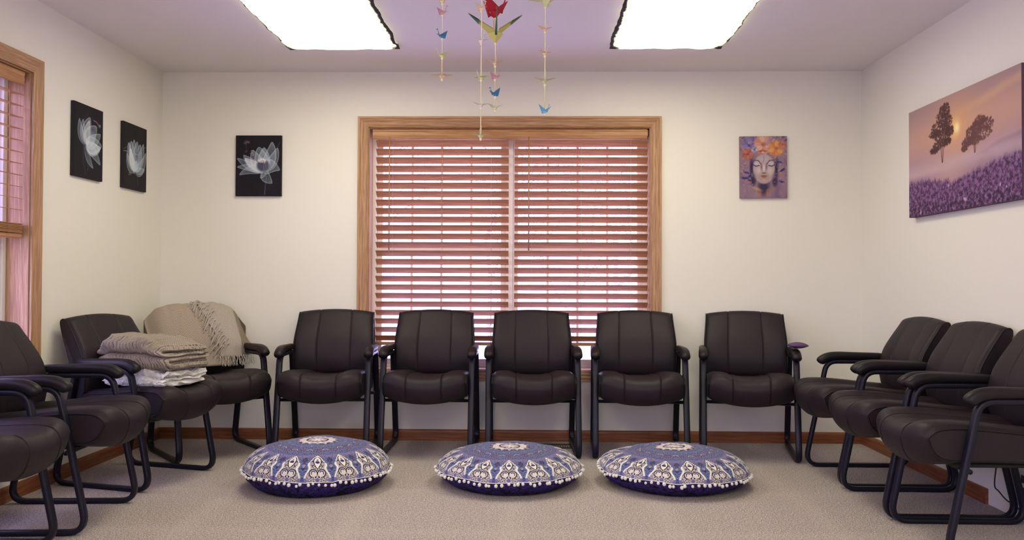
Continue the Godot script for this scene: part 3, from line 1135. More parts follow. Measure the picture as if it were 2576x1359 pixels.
# ---------------------------------------------------------------- blankets
func folded(st: SurfaceTool, path: Array, thick: float, z0: float, z1: float, nz: int, bump: Callable, warp: Callable) -> void:
	# a thick cloth folded along a flat path (x, y) and carried from z0 to z1
	var p2 := curve(path, 5)
	var n := p2.size()
	var loop := []
	for i in n:
		var t: Vector2 = (p2[mini(i + 1, n - 1)] - p2[maxi(i - 1, 0)]).normalized()
		loop.append([p2[i], Vector2(-t.y, t.x), float(i)])
	var ring := []
	for i in n: ring.append([loop[i][0] + loop[i][1] * thick * 0.5, loop[i][1], loop[i][2]])
	for i in range(n - 1, -1, -1): ring.append([loop[i][0] - loop[i][1] * thick * 0.5, -loop[i][1], loop[i][2] + 500.0])
	var m := ring.size()
	var place := func(i: int, v: float) -> Vector3:
		var e: Array = ring[i % m]
		var z := lerpf(z0, z1, v)
		var q: Vector2 = e[0] + e[1] * float(bump.call(e[2], z, v))
		return warp.call(Vector3(q.x, q.y, z))
	grid(st, m, nz, func(u: float, v: float) -> Vector3: return place.call(roundi(u * m), v), func(u: float, v: float) -> Vector2: return Vector2(u * m * 0.014, lerpf(z0, z1, v)), true)
	for v in [0.0, 1.0]:
		for i in n - 1:
			poly(st, [place.call(i, v), place.call(i + 1, v), place.call(m - 2 - i, v), place.call(m - 1 - i, v)], Vector3(0, 0, -1.0 if v == 0.0 else 1.0), [Vector2(0, 0), Vector2(0.01, 0), Vector2(0.01, 0.01), Vector2(0, 0.01)])


func blankets() -> void:
	var n := FastNoiseLite.new()
	n.seed = 9
	n.frequency = 1.0
	var fleece := mat("white_fleece", lin(0.88, 0.86, 0.84), 0.95, 0.2)
	fleece.rim_enabled = true
	fleece.rim = 0.5
	var fuzz := noise_image(256, 256, 30, 30, 61, 3)
	fleece.heightmap_enabled = true
	fleece.heightmap_texture = grey(256, 256, fuzz)
	fleece.heightmap_scale = 0.6
	fleece.uv1_triplanar = true
	fleece.uv1_scale = Vector3(6, 6, 6)
	var knit := mat("knit_wool", Color.WHITE, 0.95, 0.2)
	# stitches: rows of open holes between plain ribs
	var stitch := func(x: int, y: int) -> float:
		var row := fposmod(y / 32.0, 1.0)
		var hole := fposmod(x / 16.0, 1.0)
		var rib := sm(0.62, 0.80, row) * sm(1.0, 0.86, row)
		return 1.0 - rib * (0.85 * sm(0.20, 0.45, hole) * sm(1.0, 0.75, hole))
	knit.albedo_texture = texture(128, 128, func(x: int, y: int) -> Color:
		var k: float = stitch.call(x, y)
		return Color(0.20, 0.17, 0.15).lerp(Color(0.66, 0.61, 0.56), k * (0.86 + 0.14 * sin(x * 0.8))))
	knit.heightmap_enabled = true
	knit.heightmap_texture = texture(128, 128, func(x: int, y: int) -> Color:
		var k: float = stitch.call(x, y)
		return Color(k, k, k))
	knit.heightmap_scale = 0.5
	knit.uv1_scale = Vector3(10.0, 14.0, 1.0)
	knit.rim_enabled = true
	knit.rim = 0.3
	var chair := Vector3(-2.068, 0, -4.44)
	# white fleece throw, three soft layers on the seat
	var o := thing("fleece_blanket", "fluffy white blanket folded on the chair seat beneath the grey knitted one", "blanket", chair, 1.300)
	var st := new_st()
	folded(st, [Vector2(0.16, 0.520), Vector2(0.0, 0.518), Vector2(-0.14, 0.519), Vector2(-0.172, 0.526), Vector2(-0.178, 0.537), Vector2(-0.155, 0.548), Vector2(0.0, 0.548), Vector2(0.15, 0.549), Vector2(0.168, 0.562), Vector2(0.15, 0.575), Vector2(0.0, 0.578), Vector2(-0.135, 0.578), Vector2(-0.168, 0.575)], 0.029, -0.075, 0.300, 90,
		func(s: float, z: float, v: float) -> float: return 0.008 * n.get_noise_2d(s * 0.30, z * 20.0) + 0.0042 * n.get_noise_2d(s * 1.9, z * 85.0) - 0.010 * sm(0.94, 1.0, v) - 0.010 * sm(0.06, 0.0, v),
		func(p: Vector3) -> Vector3:
			var f := sm(0.10, 0.31, p.z)
			var wob := n.get_noise_2d(p.z * 7.0, 2.0)
			var q := p
			q.x += 0.020 * wob - 0.025 * f
			q.y += -0.020 * f * sm(0.52, 0.58, p.y) + (p.y - 0.50) * 0.30 * n.get_noise_2d(p.x * 6.0, p.z * 9.0) - 0.012 * sm(0.0, -0.08, p.z) * sm(0.52, 0.58, p.y)
			q.z += 0.028 * n.get_noise_2d(p.x * 8.0, p.y * 22.0)
			q.y = maxf(q.y, 0.4995)
			return q)
	part("folded_cloth", st, fleece, o)
	# chunky knit, two rounded folds towards the camera
	o = thing("knitted_blanket", "chunky grey beige knitted blanket folded on top of the white one", "blanket", chair, 1.300)
	st = new_st()
	folded(st, [Vector2(0.15, 0.604), Vector2(0.0, 0.606), Vector2(-0.125, 0.606), Vector2(-0.160, 0.614), Vector2(-0.170, 0.630), Vector2(-0.155, 0.645), Vector2(-0.12, 0.648), Vector2(0.0, 0.645), Vector2(0.13, 0.644), Vector2(0.155, 0.660), Vector2(0.13, 0.676), Vector2(0.0, 0.684), Vector2(-0.125, 0.686), Vector2(-0.165, 0.695), Vector2(-0.178, 0.714), Vector2(-0.158, 0.733), Vector2(-0.12, 0.737), Vector2(0.0, 0.730), Vector2(0.14, 0.718)], 0.034, -0.150, 0.312, 160,
		func(s: float, z: float, v: float) -> float: return 0.0042 * sin(z * TAU / 0.0179) + 0.005 * n.get_noise_2d(s * 0.12, z * 9.0) - 0.012 * sm(0.965, 1.0, v) - 0.008 * sm(0.03, 0.0, v),
		func(p: Vector3) -> Vector3:
			var lift := sm(0.62, 0.74, p.y)
			var tail := sm(-0.02, -0.15, p.z)
			var tip := sm(0.14, 0.31, p.z)
			var near := sm(0.02, -0.16, p.x)
			var swell := exp(-pow((p.z + 0.02) / 0.07, 2.0))
			var q := p + Vector3(0, 0.004, 0)
			q.x += 0.018 * n.get_noise_2d(p.z * 7.0, p.y * 11.0) + 0.05 * tail * near - 0.022 * swell * near * lift
			q.y += -0.055 * tail * lift - 0.040 * tip * lift + 0.016 * lift * n.get_noise_2d(p.z * 7.0, 4.0 + p.x * 4.0) + 0.014 * swell * lift
			q.z += 0.020 * n.get_noise_2d(p.x * 7.0, p.y * 14.0) - 0.05 * tip * sm(0.66, 0.74, p.y) * near
			return q)
	part("folded_cloth", st, knit, o)
	throw_blanket(n)


func throw_point(x: float, s: float, lift: float, n: FastNoiseLite) -> Vector3:
	# s = 0 low in front, 1 low behind the chair's back; own axes of the corner chair
	var prof := [Vector2(-0.075, 0.505), Vector2(-0.088, 0.58), Vector2(-0.100, 0.66), Vector2(-0.135, 0.745), Vector2(-0.185, 0.825), Vector2(-0.240, 0.878), Vector2(-0.285, 0.896), Vector2(-0.322, 0.880), Vector2(-0.330, 0.82), Vector2(-0.326, 0.72), Vector2(-0.320, 0.62)]
	var f := s * (prof.size() - 1)
	var i := mini(int(f), prof.size() - 2)
	var p0: Vector2 = prof[maxi(i - 1, 0)]
	var p1: Vector2 = prof[i]
	var p2: Vector2 = prof[i + 1]
	var p3: Vector2 = prof[mini(i + 2, prof.size() - 1)]
	var t := f - i
	var p := 0.5 * (2.0 * p1 + (p2 - p0) * t + (2.0 * p0 - 5.0 * p1 + 4.0 * p2 - p3) * t * t + (3.0 * p1 - p0 - 3.0 * p2 + p3) * t * t * t)
	var d := (p2 - p1).normalized()
	var out := Vector2(d.y, -d.x)
	p += out * lift
	# beyond the chair's back the cloth falls away
	var over := maxf(0.0, absf(x) - 0.20)
	var wide := sm(0.0, 0.16, over)
	p.y -= (0.06 * wide * wide + 1.5 * pow(maxf(0.0, absf(x + 0.02) - 0.08), 2.0)) * sm(0.58, 0.88, p.y)
	p.x -= 0.09 * wide * sm(0.75, 0.45, s) * (1.0 - 0.4 * sm(0.5, 0.0, s))
	p += out * (0.010 * n.get_noise_2d(x * 7.0, s * 4.0) + 0.006 * n.get_noise_2d(x * 18.0, s * 3.0 + 9.0))
	var wall := (-0.413 + 0.644 * x) / 0.765 + lift * 0.6  # the room's back wall behind the corner chair
	return Vector3(x - signf(x) * 0.015 * wide, p.y, maxf(p.x, wall))


func throw_blanket(n: FastNoiseLite) -> void:
	var weave := mat("herringbone", Color.WHITE, 0.9, 0.2)
	weave.albedo_texture = texture(128, 128, func(x: int, y: int) -> Color:
		var col := int(x / 16.0)
		var dx := x % 16 if col % 2 == 0 else 15 - x % 16
		var k := fposmod((y + dx * 0.75) / 8.0, 1.0)
		return Color(0.47, 0.41, 0.38) if k < 0.40 else Color(0.75, 0.69, 0.63))
	weave.uv1_scale = Vector3(5.6, 6.2, 1.0)
	weave.cull_mode = BaseMaterial3D.CULL_DISABLED
	var plain := mat("plain_weave", Color.WHITE, 0.95, 0.2)
	var nz := noise_image(128, 128, 30, 30, 71, 2)
	plain.albedo_texture = texture(128, 128, func(x: int, y: int) -> Color: return Color(0.58, 0.54, 0.51).lerp(Color(0.76, 0.72, 0.68), clampf(nz[y * 128 + x] * 1.4 - 0.2, 0.0, 1.0)))
	plain.uv1_scale = Vector3(4, 4, 1)
	var band := mat("plain_band", Color.WHITE, 0.95, 0.2)
	band.albedo_texture = texture(128, 128, func(x: int, y: int) -> Color: return Color(0.47, 0.43, 0.37).lerp(Color(0.62, 0.57, 0.50), clampf(nz[y * 128 + x] * 1.4 - 0.2, 0.0, 1.0)))
	band.uv1_scale = Vector3(4, 4, 1)
	var yarn := mat("fringe_yarn", lin(0.50, 0.44, 0.40), 0.95, 0.2)
	var o := thing("throw_blanket", "beige herringbone throw with fringe draped over the corner chair's back", "blanket", Vector3(-1.955, 0, -5.13), 0.700)
	var st := new_st()
	sheet(st, func(u: float, v: float, l: float) -> Vector3: return throw_point(lerpf(-0.315, 0.16, u), lerpf(0.02, 0.93, v), l, n), 36, 44, 0.0, 0.006)
	part("herringbone_cloth", st, weave, o)
	# the end folded back over: pale plain weave, then a darker band
	var left := func(v: float) -> float: return lerpf(0.085, -0.015, sm(0.0, 1.0, v)) + 0.010 * n.get_noise_2d(v * 8.0, 1.0)
	st = new_st()
	sheet(st, func(u: float, v: float, l: float) -> Vector3: return throw_point(lerpf(left.call(v), 0.225, u), lerpf(0.085, 0.60, v), l, n), 20, 34, 0.009, 0.016)
	part("folded_end", st, plain, o)
	st = new_st()
	sheet(st, func(u: float, v: float, l: float) -> Vector3: return throw_point(lerpf(0.222, 0.330, u), lerpf(0.09, 0.93, v), l, n), 14, 40, 0.004, 0.013)
	part("plain_band", st, band, o)
	# fringes: knotted strands, too fine to tell apart
	st = new_st()
	for k in 46:
		var x := lerpf(0.075, 0.335, (k + rng.randf_range(-0.3, 0.3)) / 46.0)
		var a := throw_point(x, 0.095, 0.013, n)
		var len_ := rng.randf_range(0.060, 0.085)
		var lean := rng.randf_range(-0.25, 0.10)
		var pts := [a]
		for j in 4:
			var t := (j + 1) / 4.0
			pts.append(a + Vector3(lean * len_ * t + 0.004 * sin(k * 2.0 + t * 5.0), -len_ * t * (1.0 - 0.15 * t), 0.012 + 0.022 * t + 0.004 * sin(k + t * 3.0)))
		for p in pts.size(): pts[p].y = maxf(pts[p].y, 0.511 + 0.002 * (k % 3))
		tube(st, curve(pts, 2), 0.0016, 0.0016, 5)
	var f := part("hem_fringe", st, yarn, o)
	f.set_meta("kind", "stuff")
	st = new_st()
	for k in 44:
		var v := lerpf(0.16, 0.985, (k + rng.randf_range(-0.4, 0.4)) / 44.0)
		var s := lerpf(0.085, 0.60, clampf(v, 0, 1))
		var x0: float = left.call(clampf(v, 0, 1)) + rng.randf_range(0.0, 0.075)
		var len_ := rng.randf_range(0.055, 0.085)
		var pts := []
		for j in 5:
			var t := j / 4.0
			pts.append(throw_point(x0 - len_ * t * 0.75, s - 0.07 * t * t - 0.02 * t, 0.020 + 0.006 * sin(PI * t) - 0.006 * t + 0.003 * sin(k * 1.7), n) + Vector3(0, 0.003 * sin(k * 3.0 + t * 6.0), 0))
		tube(st, curve(pts, 2), 0.0036, 0.0036, 5, Vector3.ZERO, false, func(t: float) -> float: return 1.25 if t < 0.12 else 1.0 - 0.3 * t)
	f = part("fold_fringe", st, yarn, o)
	f.set_meta("kind", "stuff")


func sheet(st: SurfaceTool, at: Callable, nu: int, nv: int, l0: float, l1: float) -> void:
	# cloth with thickness: outer face, inner face and rim
	var uvf := func(u: float, v: float) -> Vector2:
		var p: Vector3 = at.call(u, v, l1)
		return Vector2(p.x, v * 0.9)
	grid(st, nu, nv, func(u: float, v: float) -> Vector3: return at.call(u, v, l1), uvf)
	grid(st, nu, nv, func(u: float, v: float) -> Vector3: return at.call(u, v, l0), uvf, true)
	for e in 2:
		grid(st, nu, 1, func(u: float, v: float) -> Vector3: return at.call(u, float(e), lerpf(l0, l1, v)), uvf)
		grid(st, nv, 1, func(u: float, v: float) -> Vector3: return at.call(float(e), u, lerpf(l0, l1, v)), uvf)


# ---------------------------------------------------------------- pictures: flat prints on stretched canvas
class Paint:
	var w: int
	var h: int
	var px := PackedColorArray()
	func _init(w_: int, h_: int, c: Color) -> void:
		w = w_
		h = h_
		px.resize(w * h)
		px.fill(c)
	func dab(cx: float, cy: float, rx: float, ry: float, turn: float, c: Color, alpha := 1.0, soft := 0.5) -> void:
		# everything in parts of the width; a soft oval
		var R := maxf(rx, ry)
		var ca := cos(turn)
		var sa := sin(turn)
		for y in range(maxi(0, int((cy - R) * w)), mini(h, int((cy + R) * w) + 2)):
			for x in range(maxi(0, int((cx - R) * w)), mini(w, int((cx + R) * w) + 2)):
				var dx := (x + 0.5) / w - cx
				var dy := (y + 0.5) / w - cy
				var d := Vector2((dx * ca + dy * sa) / rx, (-dx * sa + dy * ca) / ry).length()
				if d < 1.0:
					var k := alpha * (1.0 if d < 1.0 - soft else (1.0 - d) / soft)
					px[y * w + x] = px[y * w + x].lerp(c, k)
	func petal(a: Vector2, b: Vector2, wide: float, bend: float, c: Color, alpha: float, rim: float) -> void:
		# a see-through petal from a to b with a bright rim and veins
		var d := b - a
		var l := d.length()
		var t0 := d / l
		var nrm := Vector2(-t0.y, t0.x)
		var R := wide + absf(bend) + 0.02
		var lo := Vector2(minf(a.x, b.x) - R, minf(a.y, b.y) - R)
		var hi := Vector2(maxf(a.x, b.x) + R, maxf(a.y, b.y) + R)
		for y in range(maxi(0, int(lo.y * w)), mini(h, int(hi.y * w) + 1)):
			for x in range(maxi(0, int(lo.x * w)), mini(w, int(hi.x * w) + 1)):
				var p := Vector2((x + 0.5) / w, (y + 0.5) / w) - a
				var t := p.dot(t0) / l
				if t <= 0.0 or t >= 1.0: continue
				var s := p.dot(nrm) - bend * 4.0 * t * (1.0 - t)
				var ww := wide * 1.12 * pow(sin(PI * pow(t, 0.72)), 0.62) * (1.0 - 0.12 * t)
				if ww < 0.002 or absf(s) > ww: continue
				var e := absf(s) / ww
				var k := alpha * (0.55 + 0.40 * t + 0.10 * sin(s / wide * 34.0)) + rim * 0.8 * pow(e, 6.0) + rim * 0.4 * pow(t, 8.0)
				px[y * w + x] = px[y * w + x].lerp(c, clampf(k, 0.0, 0.96))
	func line(pts: Array, r: float, c: Color, alpha: float) -> void:
		for i in pts.size() - 1:
			var n := int(pts[i].distance_to(pts[i + 1]) / (r * 0.7)) + 1
			for k in n:
				var p: Vector2 = pts[i].lerp(pts[i + 1], float(k) / n)
				dab(p.x, p.y, r, r, 0.0, c, alpha, 0.8)
	func done() -> ImageTexture:
		var bytes := PackedByteArray()
		bytes.resize(w * h * 3)
		for i in w * h:
			bytes[i * 3] = clampi(int(px[i].r * 255.0), 0, 255)
			bytes[i * 3 + 1] = clampi(int(px[i].g * 255.0), 0, 255)
			bytes[i * 3 + 2] = clampi(int(px[i].b * 255.0), 0, 255)
		return ImageTexture.create_from_image(Image.create_from_data(w, h, false, Image.FORMAT_RGB8, bytes))


func canvas(called: String, label: String, at: Transform3D, w: float, h: float, deep: float, cloth_image: Texture2D, side: Material) -> void:
	# own axes: +z out of the wall, origin at the middle of the back
	var root := thing(called, label, "picture", Vector3.ZERO, 0.0, "canvas pictures on the walls")
	root.transform = at
	var st := new_st()
	box(st, Vector3(0, 0, deep * 0.5 - 0.0006), Vector3(w, h, deep - 0.0012), 0.0015)
	part("stretched_canvas", st, side, root)
	var m := StandardMaterial3D.new()
	m.resource_name = called + "_print"
	m.albedo_texture = cloth_image
	m.roughness = 0.6
	m.metallic_specular = 0.35
	m.texture_repeat = false
	st = new_st()
	var x := w * 0.5 - 0.0005
	var y := h * 0.5 - 0.0005
	poly(st, [Vector3(-x, -y, deep), Vector3(x, -y, deep), Vector3(x, y, deep), Vector3(-x, y, deep)], Vector3(0, 0, 1), [Vector2(0, 1), Vector2(1, 1), Vector2(1, 0), Vector2(0, 0)])
	part("printed_face", st, m, root)


func pictures() -> void:
	var on_left := Basis(Vector3(0, 0, -1), Vector3.UP, Vector3(1, 0, 0))
	var on_right := Basis(Vector3(0, 0, 1), Vector3.UP, Vector3(-1, 0, 0))
	canvas("lotus_picture", "dark canvas of a white lotus turned sideways, beside the left window", Transform3D(on_left, Vector3(LEFT, 1.808, -4.595)), 0.304, 0.402, 0.02, lotus(0), M.canvas_side)
	canvas("lotus_picture", "dark canvas of an upright closed white lotus, nearest the left corner", Transform3D(on_left, Vector3(LEFT, 1.806, -5.143)), 0.304, 0.400, 0.02, lotus(1), M.canvas_side)
	canvas("lotus_picture", "dark canvas of an open white lotus on the window wall", Transform3D(Basis(), Vector3(-1.806, 1.812, BACK)), 0.306, 0.404, 0.02, lotus(2), M.canvas_side)
	canvas("face_picture", "canvas of a serene face crowned with orange and violet flowers", Transform3D(Basis(Vector3.BACK, 0.006), Vector3(1.524, 1.805, BACK)), 0.308, 0.406, 0.02, face(), mat("canvas_mauve", lin(0.25, 0.19, 0.22), 0.8))
	canvas("landscape_picture", "large canvas of a misty purple heather field with two trees at sunrise", Transform3D(on_right, Vector3(RIGHT, 1.709, -4.240)), 1.090, 0.592, 0.038, landscape(), mat("canvas_plum", lin(0.10, 0.05, 0.09), 0.8))


func lotus(which: int) -> ImageTexture:
	var p := Paint.new(240, 318, Color(0.085, 0.07, 0.10))
	var r := RandomNumberGenerator.new()
	r.seed = 40 + which
	for i in 14: p.dab(r.randf(), r.randf() * 1.32, r.randf_range(0.15, 0.4), r.randf_range(0.1, 0.3), r.randf() * 3.0, Color(0.14, 0.12, 0.17) if i % 2 else Color(0.05, 0.045, 0.08), 0.3, 1.0)
	var c := Color(0.74, 0.80, 0.86)
	var cw := Color(0.90, 0.92, 0.93)
	var rose := Color(0.72, 0.58, 0.64)
	if which == 2:
		p.line([Vector2(0.665, 0.80), Vector2(0.67, 1.0), Vector2(0.64, 1.30)], 0.008, Color(0.35, 0.42, 0.58), 0.6)
		p.line([Vector2(0.635, 1.3), Vector2(0.65, 1.0)], 0.006, Color(0.5, 0.55, 0.68), 0.4)
		for m in [[0.24, 0.14, 0.07], [0.28, 0.15, 0.05], [0.20, 0.17, 0.05], [0.22, 0.36, 0.03], [0.25, 0.33, 0.02]]: p.dab(m[0], m[1], m[2], m[2] * 0.7, 0.3, rose, 0.5, 1.0)
		p.line([Vector2(0.23, 0.14), Vector2(0.23, 0.36)], 0.006, rose, 0.3)
		var base := Vector2(0.62, 0.78)
		for q in [[Vector2(0.03, 0.50), 0.09, -0.03], [Vector2(0.03, 0.69), 0.08, 0.03], [Vector2(0.08, 0.86), 0.09, 0.07], [Vector2(0.17, 0.43), 0.11, -0.04], [Vector2(0.36, 0.33), 0.14, -0.03], [Vector2(0.50, 0.25), 0.15, 0.0], [Vector2(0.80, 0.14), 0.13, 0.05], [Vector2(0.92, 0.27), 0.11, 0.05], [Vector2(0.97, 0.75), 0.14, -0.10], [Vector2(0.80, 1.05), 0.10, 0.04], [Vector2(0.54, 0.94), 0.05, -0.02]]:
			p.petal(base, q[0], q[1], q[2], c, 0.42, 0.55)
		p.petal(Vector2(0.60, 0.76), Vector2(0.20, 0.50), 0.09, -0.02, cw, 0.7, 0.3)
		p.petal(Vector2(0.62, 0.74), Vector2(0.62, 0.26), 0.13, 0.0, c, 0.6, 0.3)
		p.dab(0.60, 0.66, 0.165, 0.155, 0.0, Color(0.20, 0.19, 0.28), 0.85, 0.35)
		for k in 5: p.line([Vector2(0.58 + k * 0.04, 0.54), Vector2(0.62 + k * 0.035, 0.64), Vector2(0.60 + k * 0.03, 0.80)], 0.005, c, 0.5)
		for k in 9: p.dab(0.51 + 0.02 * k * 0.9, 0.545 + 0.03 * sin(k * 2.0), 0.05, 0.035, k * 0.7, Color(0.93, 0.90, 0.88), 0.7, 0.8)
		p.line([Vector2(0.33, 0.34), Vector2(0.39, 0.32), Vector2(0.41, 0.36)], 0.010, rose, 0.7)
		p.line([Vector2(0.31, 0.40), Vector2(0.37, 0.38), Vector2(0.40, 0.42), Vector2(0.36, 0.44)], 0.010, rose, 0.7)
		p.line([Vector2(0.97, 0.14), Vector2(0.90, 0.28)], 0.006, rose, 0.4)
	elif which == 1:
		p.line([Vector2(0.50, 0.90), Vector2(0.60, 1.05), Vector2(0.63, 1.25)], 0.007, Color(0.55, 0.45, 0.42), 0.6)
		p.line([Vector2(0.0, 0.60), Vector2(0.08, 0.585), Vector2(0.2, 0.59)], 0.012, rose, 0.8)
		p.line([Vector2(0.0, 0.56), Vector2(0.16, 0.49)], 0.008, rose, 0.5)
		p.line([Vector2(0.86, 0.42), Vector2(1.0, 0.37)], 0.008, rose, 0.6)
		var base := Vector2(0.50, 0.95)
		for q in [[Vector2(0.20, 0.40), 0.13, -0.06], [Vector2(0.86, 0.33), 0.13, 0.06], [Vector2(0.14, 0.62), 0.11, -0.09], [Vector2(0.97, 0.50), 0.12, 0.10], [Vector2(0.92, 0.86), 0.09, 0.03], [Vector2(0.32, 0.35), 0.15, -0.03], [Vector2(0.72, 0.36), 0.15, 0.03], [Vector2(0.44, 0.30), 0.14, 0.0], [Vector2(0.58, 0.32), 0.14, 0.0], [Vector2(0.25, 0.38), 0.08, -0.05]]:
			p.petal(base, q[0], q[1], q[2], c, 0.55, 0.45)
		p.dab(0.57, 0.62, 0.13, 0.22, 0.1, Color(0.25, 0.26, 0.36), 0.55, 0.8)
		p.petal(base, Vector2(0.30, 0.50), 0.10, -0.05, cw, 0.8, 0.2)
		p.petal(base, Vector2(0.56, 0.72), 0.08, 0.0, c, 0.8, 0.2)
		p.line([Vector2(0.44, 0.60), Vector2(0.66, 0.58)], 0.008, Color(0.80, 0.75, 0.76), 0.6)
		p.dab(0.46, 0.97, 0.08, 0.05, 0.0, Color(0.70, 0.82, 0.84), 0.7, 0.8)
		for k in 3: p.line([Vector2(0.22, 1.01 + k * 0.025), Vector2(0.34, 0.985 + k * 0.02)], 0.008, rose, 0.6)
	else:
		p.line([Vector2(0.32, 0.80), Vector2(0.31, 1.0), Vector2(0.40, 1.25)], 0.006, Color(0.40, 0.44, 0.58), 0.6)
		p.line([Vector2(0.42, 0.98), Vector2(0.50, 1.12), Vector2(0.46, 1.2)], 0.006, rose, 0.5)
		p.line([Vector2(0.66, 0.23), Vector2(0.76, 0.24), Vector2(0.86, 0.30), Vector2(0.92, 0.28)], 0.016, rose, 0.6)
		p.dab(0.88, 0.30, 0.06, 0.05, 0.0, Color(0.62, 0.58, 0.68), 0.7, 0.8)
		var base := Vector2(0.40, 0.72)
		for q in [[Vector2(0.17, 0.28), 0.10, -0.07], [Vector2(0.30, 0.27), 0.10, -0.06], [Vector2(0.54, 0.20), 0.15, -0.05], [Vector2(0.78, 0.33), 0.16, -0.02], [Vector2(0.92, 0.45), 0.12, 0.03], [Vector2(0.96, 0.66), 0.15, 0.0], [Vector2(0.90, 0.76), 0.14, 0.02], [Vector2(0.92, 1.02), 0.10, -0.04], [Vector2(0.66, 1.12), 0.08, 0.05]]:
			p.petal(base, q[0], q[1], q[2], c, 0.45, 0.55)
		p.petal(base, Vector2(0.52, 0.26), 0.10, -0.03, cw, 0.6, 0.3)
		p.dab(0.62, 0.55, 0.16, 0.15, 0.0, c, 0.5, 0.9)
		p.petal(base, Vector2(0.93, 0.70), 0.11, 0.05, cw, 0.6, 0.4)
		p.dab(0.36, 0.76, 0.07, 0.09, 0.2, Color(0.36, 0.38, 0.50), 0.6, 0.7)
	return p.done()


func face() -> ImageTexture:
	var p := Paint.new(240, 318, Color(0.55, 0.45, 0.52))
	var r := RandomNumberGenerator.new()
	r.seed = 81
	var washes := [Color(0.52, 0.42, 0.58), Color(0.66, 0.52, 0.54), Color(0.44, 0.36, 0.55), Color(0.70, 0.56, 0.50), Color(0.40, 0.28, 0.46)]
	for i in 60:
		var x := r.randf()
		p.dab(x, r.randf() * 1.32, r.randf_range(0.03, 0.10), r.randf_range(0.08, 0.3), 0.0, washes[i % 5], 0.4, 0.9)
	# neck, shoulders
	p.dab(0.50, 1.10, 0.16, 0.22, 0.0, Color(0.20, 0.17, 0.28), 0.9, 0.6)
	p.dab(0.36, 1.13, 0.16, 0.05, 0.35, Color(0.78, 0.60, 0.48), 0.7, 0.7)
	p.dab(0.68, 1.12, 0.17, 0.045, -0.35, Color(0.62, 0.42, 0.38), 0.7, 0.7)
	for q in [[0.42, 1.24], [0.58, 1.22]]: p.dab(q[0], q[1], 0.05, 0.10, 0.1, Color(0.80, 0.46, 0.34), 0.6, 0.8)
	# dark hair shade and leaves beside the face
	for q in [[0.25, 0.68, 0.06, 0.30], [0.77, 0.72, 0.06, 0.30], [0.28, 0.95, 0.08, 0.14], [0.74, 0.98, 0.08, 0.14]]: p.dab(q[0], q[1], q[2], q[3], 0.0, Color(0.17, 0.13, 0.27), 0.85, 0.7)
	for q in [[0.14, 0.78, 0.4], [0.20, 0.86, -0.5], [0.10, 0.90, 0.1], [0.90, 0.73, -0.6], [0.84, 0.56, 0.3], [0.88, 0.98, 0.15], [0.18, 0.92, 0.8]]: p.dab(q[0], q[1], 0.09, 0.03, q[2], Color(0.16, 0.17, 0.42), 0.9, 0.5)
	p.dab(0.16, 0.96, 0.03, 0.02, 0.0, Color(0.75, 0.32, 0.25), 0.8, 0.5)
	# face
	p.dab(0.51, 0.70, 0.245, 0.34, 0.0, Color(0.70, 0.62, 0.63), 1.0, 0.12)
	p.dab(0.50, 0.88, 0.17, 0.15, 0.0, Color(0.68, 0.58, 0.56), 0.9, 0.5)
	p.dab(0.40, 0.73, 0.09, 0.12, 0.2, Color(0.84, 0.78, 0.76), 0.7, 0.9)
	p.dab(0.64, 0.74, 0.09, 0.12, -0.2, Color(0.84, 0.78, 0.76), 0.7, 0.9)
	p.dab(0.50, 0.50, 0.16, 0.09, 0.0, Color(0.74, 0.68, 0.72), 0.7, 0.9)
	for sx in [-1.0, 1.0]:
		p.dab(0.51 + sx * 0.15, 0.585, 0.085, 0.055, sx * 0.1, Color(0.80, 0.74, 0.76), 0.8, 0.8)
		p.line([Vector2(0.51 + sx * 0.23, 0.61), Vector2(0.51 + sx * 0.17, 0.645), Vector2(0.51 + sx * 0.09, 0.625)], 0.013, Color(0.14, 0.10, 0.22), 0.8)
		p.line([Vector2(0.51 + sx * 0.06, 0.60), Vector2(0.51 + sx * 0.12, 0.52), Vector2(0.51 + sx * 0.22, 0.515)], 0.016, Color(0.24, 0.19, 0.36), 0.6)
		p.dab(0.51 + sx * 0.055, 0.66, 0.025, 0.10, 0.0, Color(0.36, 0.26, 0.34), 0.6, 0.8)
		p.dab(0.51 + sx * 0.21, 0.84, 0.05, 0.14, sx * 0.4, Color(0.45, 0.34, 0.42), 0.6, 0.9)
	p.dab(0.51, 0.69, 0.022, 0.12, 0.0, Color(0.90, 0.85, 0.82), 0.9, 0.7)
	p.dab(0.51, 0.79, 0.055, 0.022, 0.0, Color(0.40, 0.28, 0.32), 0.8, 0.7)
	p.dab(0.51, 0.855, 0.085, 0.020, 0.0, Color(0.50, 0.28, 0.28), 0.95, 0.5)
	p.dab(0.51, 0.885, 0.065, 0.024, 0.0, Color(0.66, 0.42, 0.40), 0.95, 0.5)
	p.dab(0.51, 0.95, 0.06, 0.03, 0.0, Color(0.80, 0.70, 0.66), 0.6, 0.9)
	p.line([Vector2(0.51, 0.42), Vector2(0.51, 0.52), Vector2(0.48, 0.56)], 0.008, Color(0.40, 0.34, 0.48), 0.6)
	# crown of flowers over loose leaves
	var brush := RandomNumberGenerator.new()
	brush.seed = 5
	var tones := [Color(0.72, 0.56, 0.52), Color(0.60, 0.52, 0.68), Color(0.28, 0.24, 0.46), Color(0.80, 0.58, 0.40), Color(0.46, 0.30, 0.34), Color(0.74, 0.68, 0.72)]
	for i in 90:
		var qx := brush.randf()
		var qy := brush.randf() * 0.42 * (0.6 + 0.8 * absf(qx - 0.5))
		p.dab(qx, qy, brush.randf_range(0.02, 0.06), brush.randf_range(0.010, 0.025), brush.randf() * PI, tones[i % 6], 0.7, 0.6)
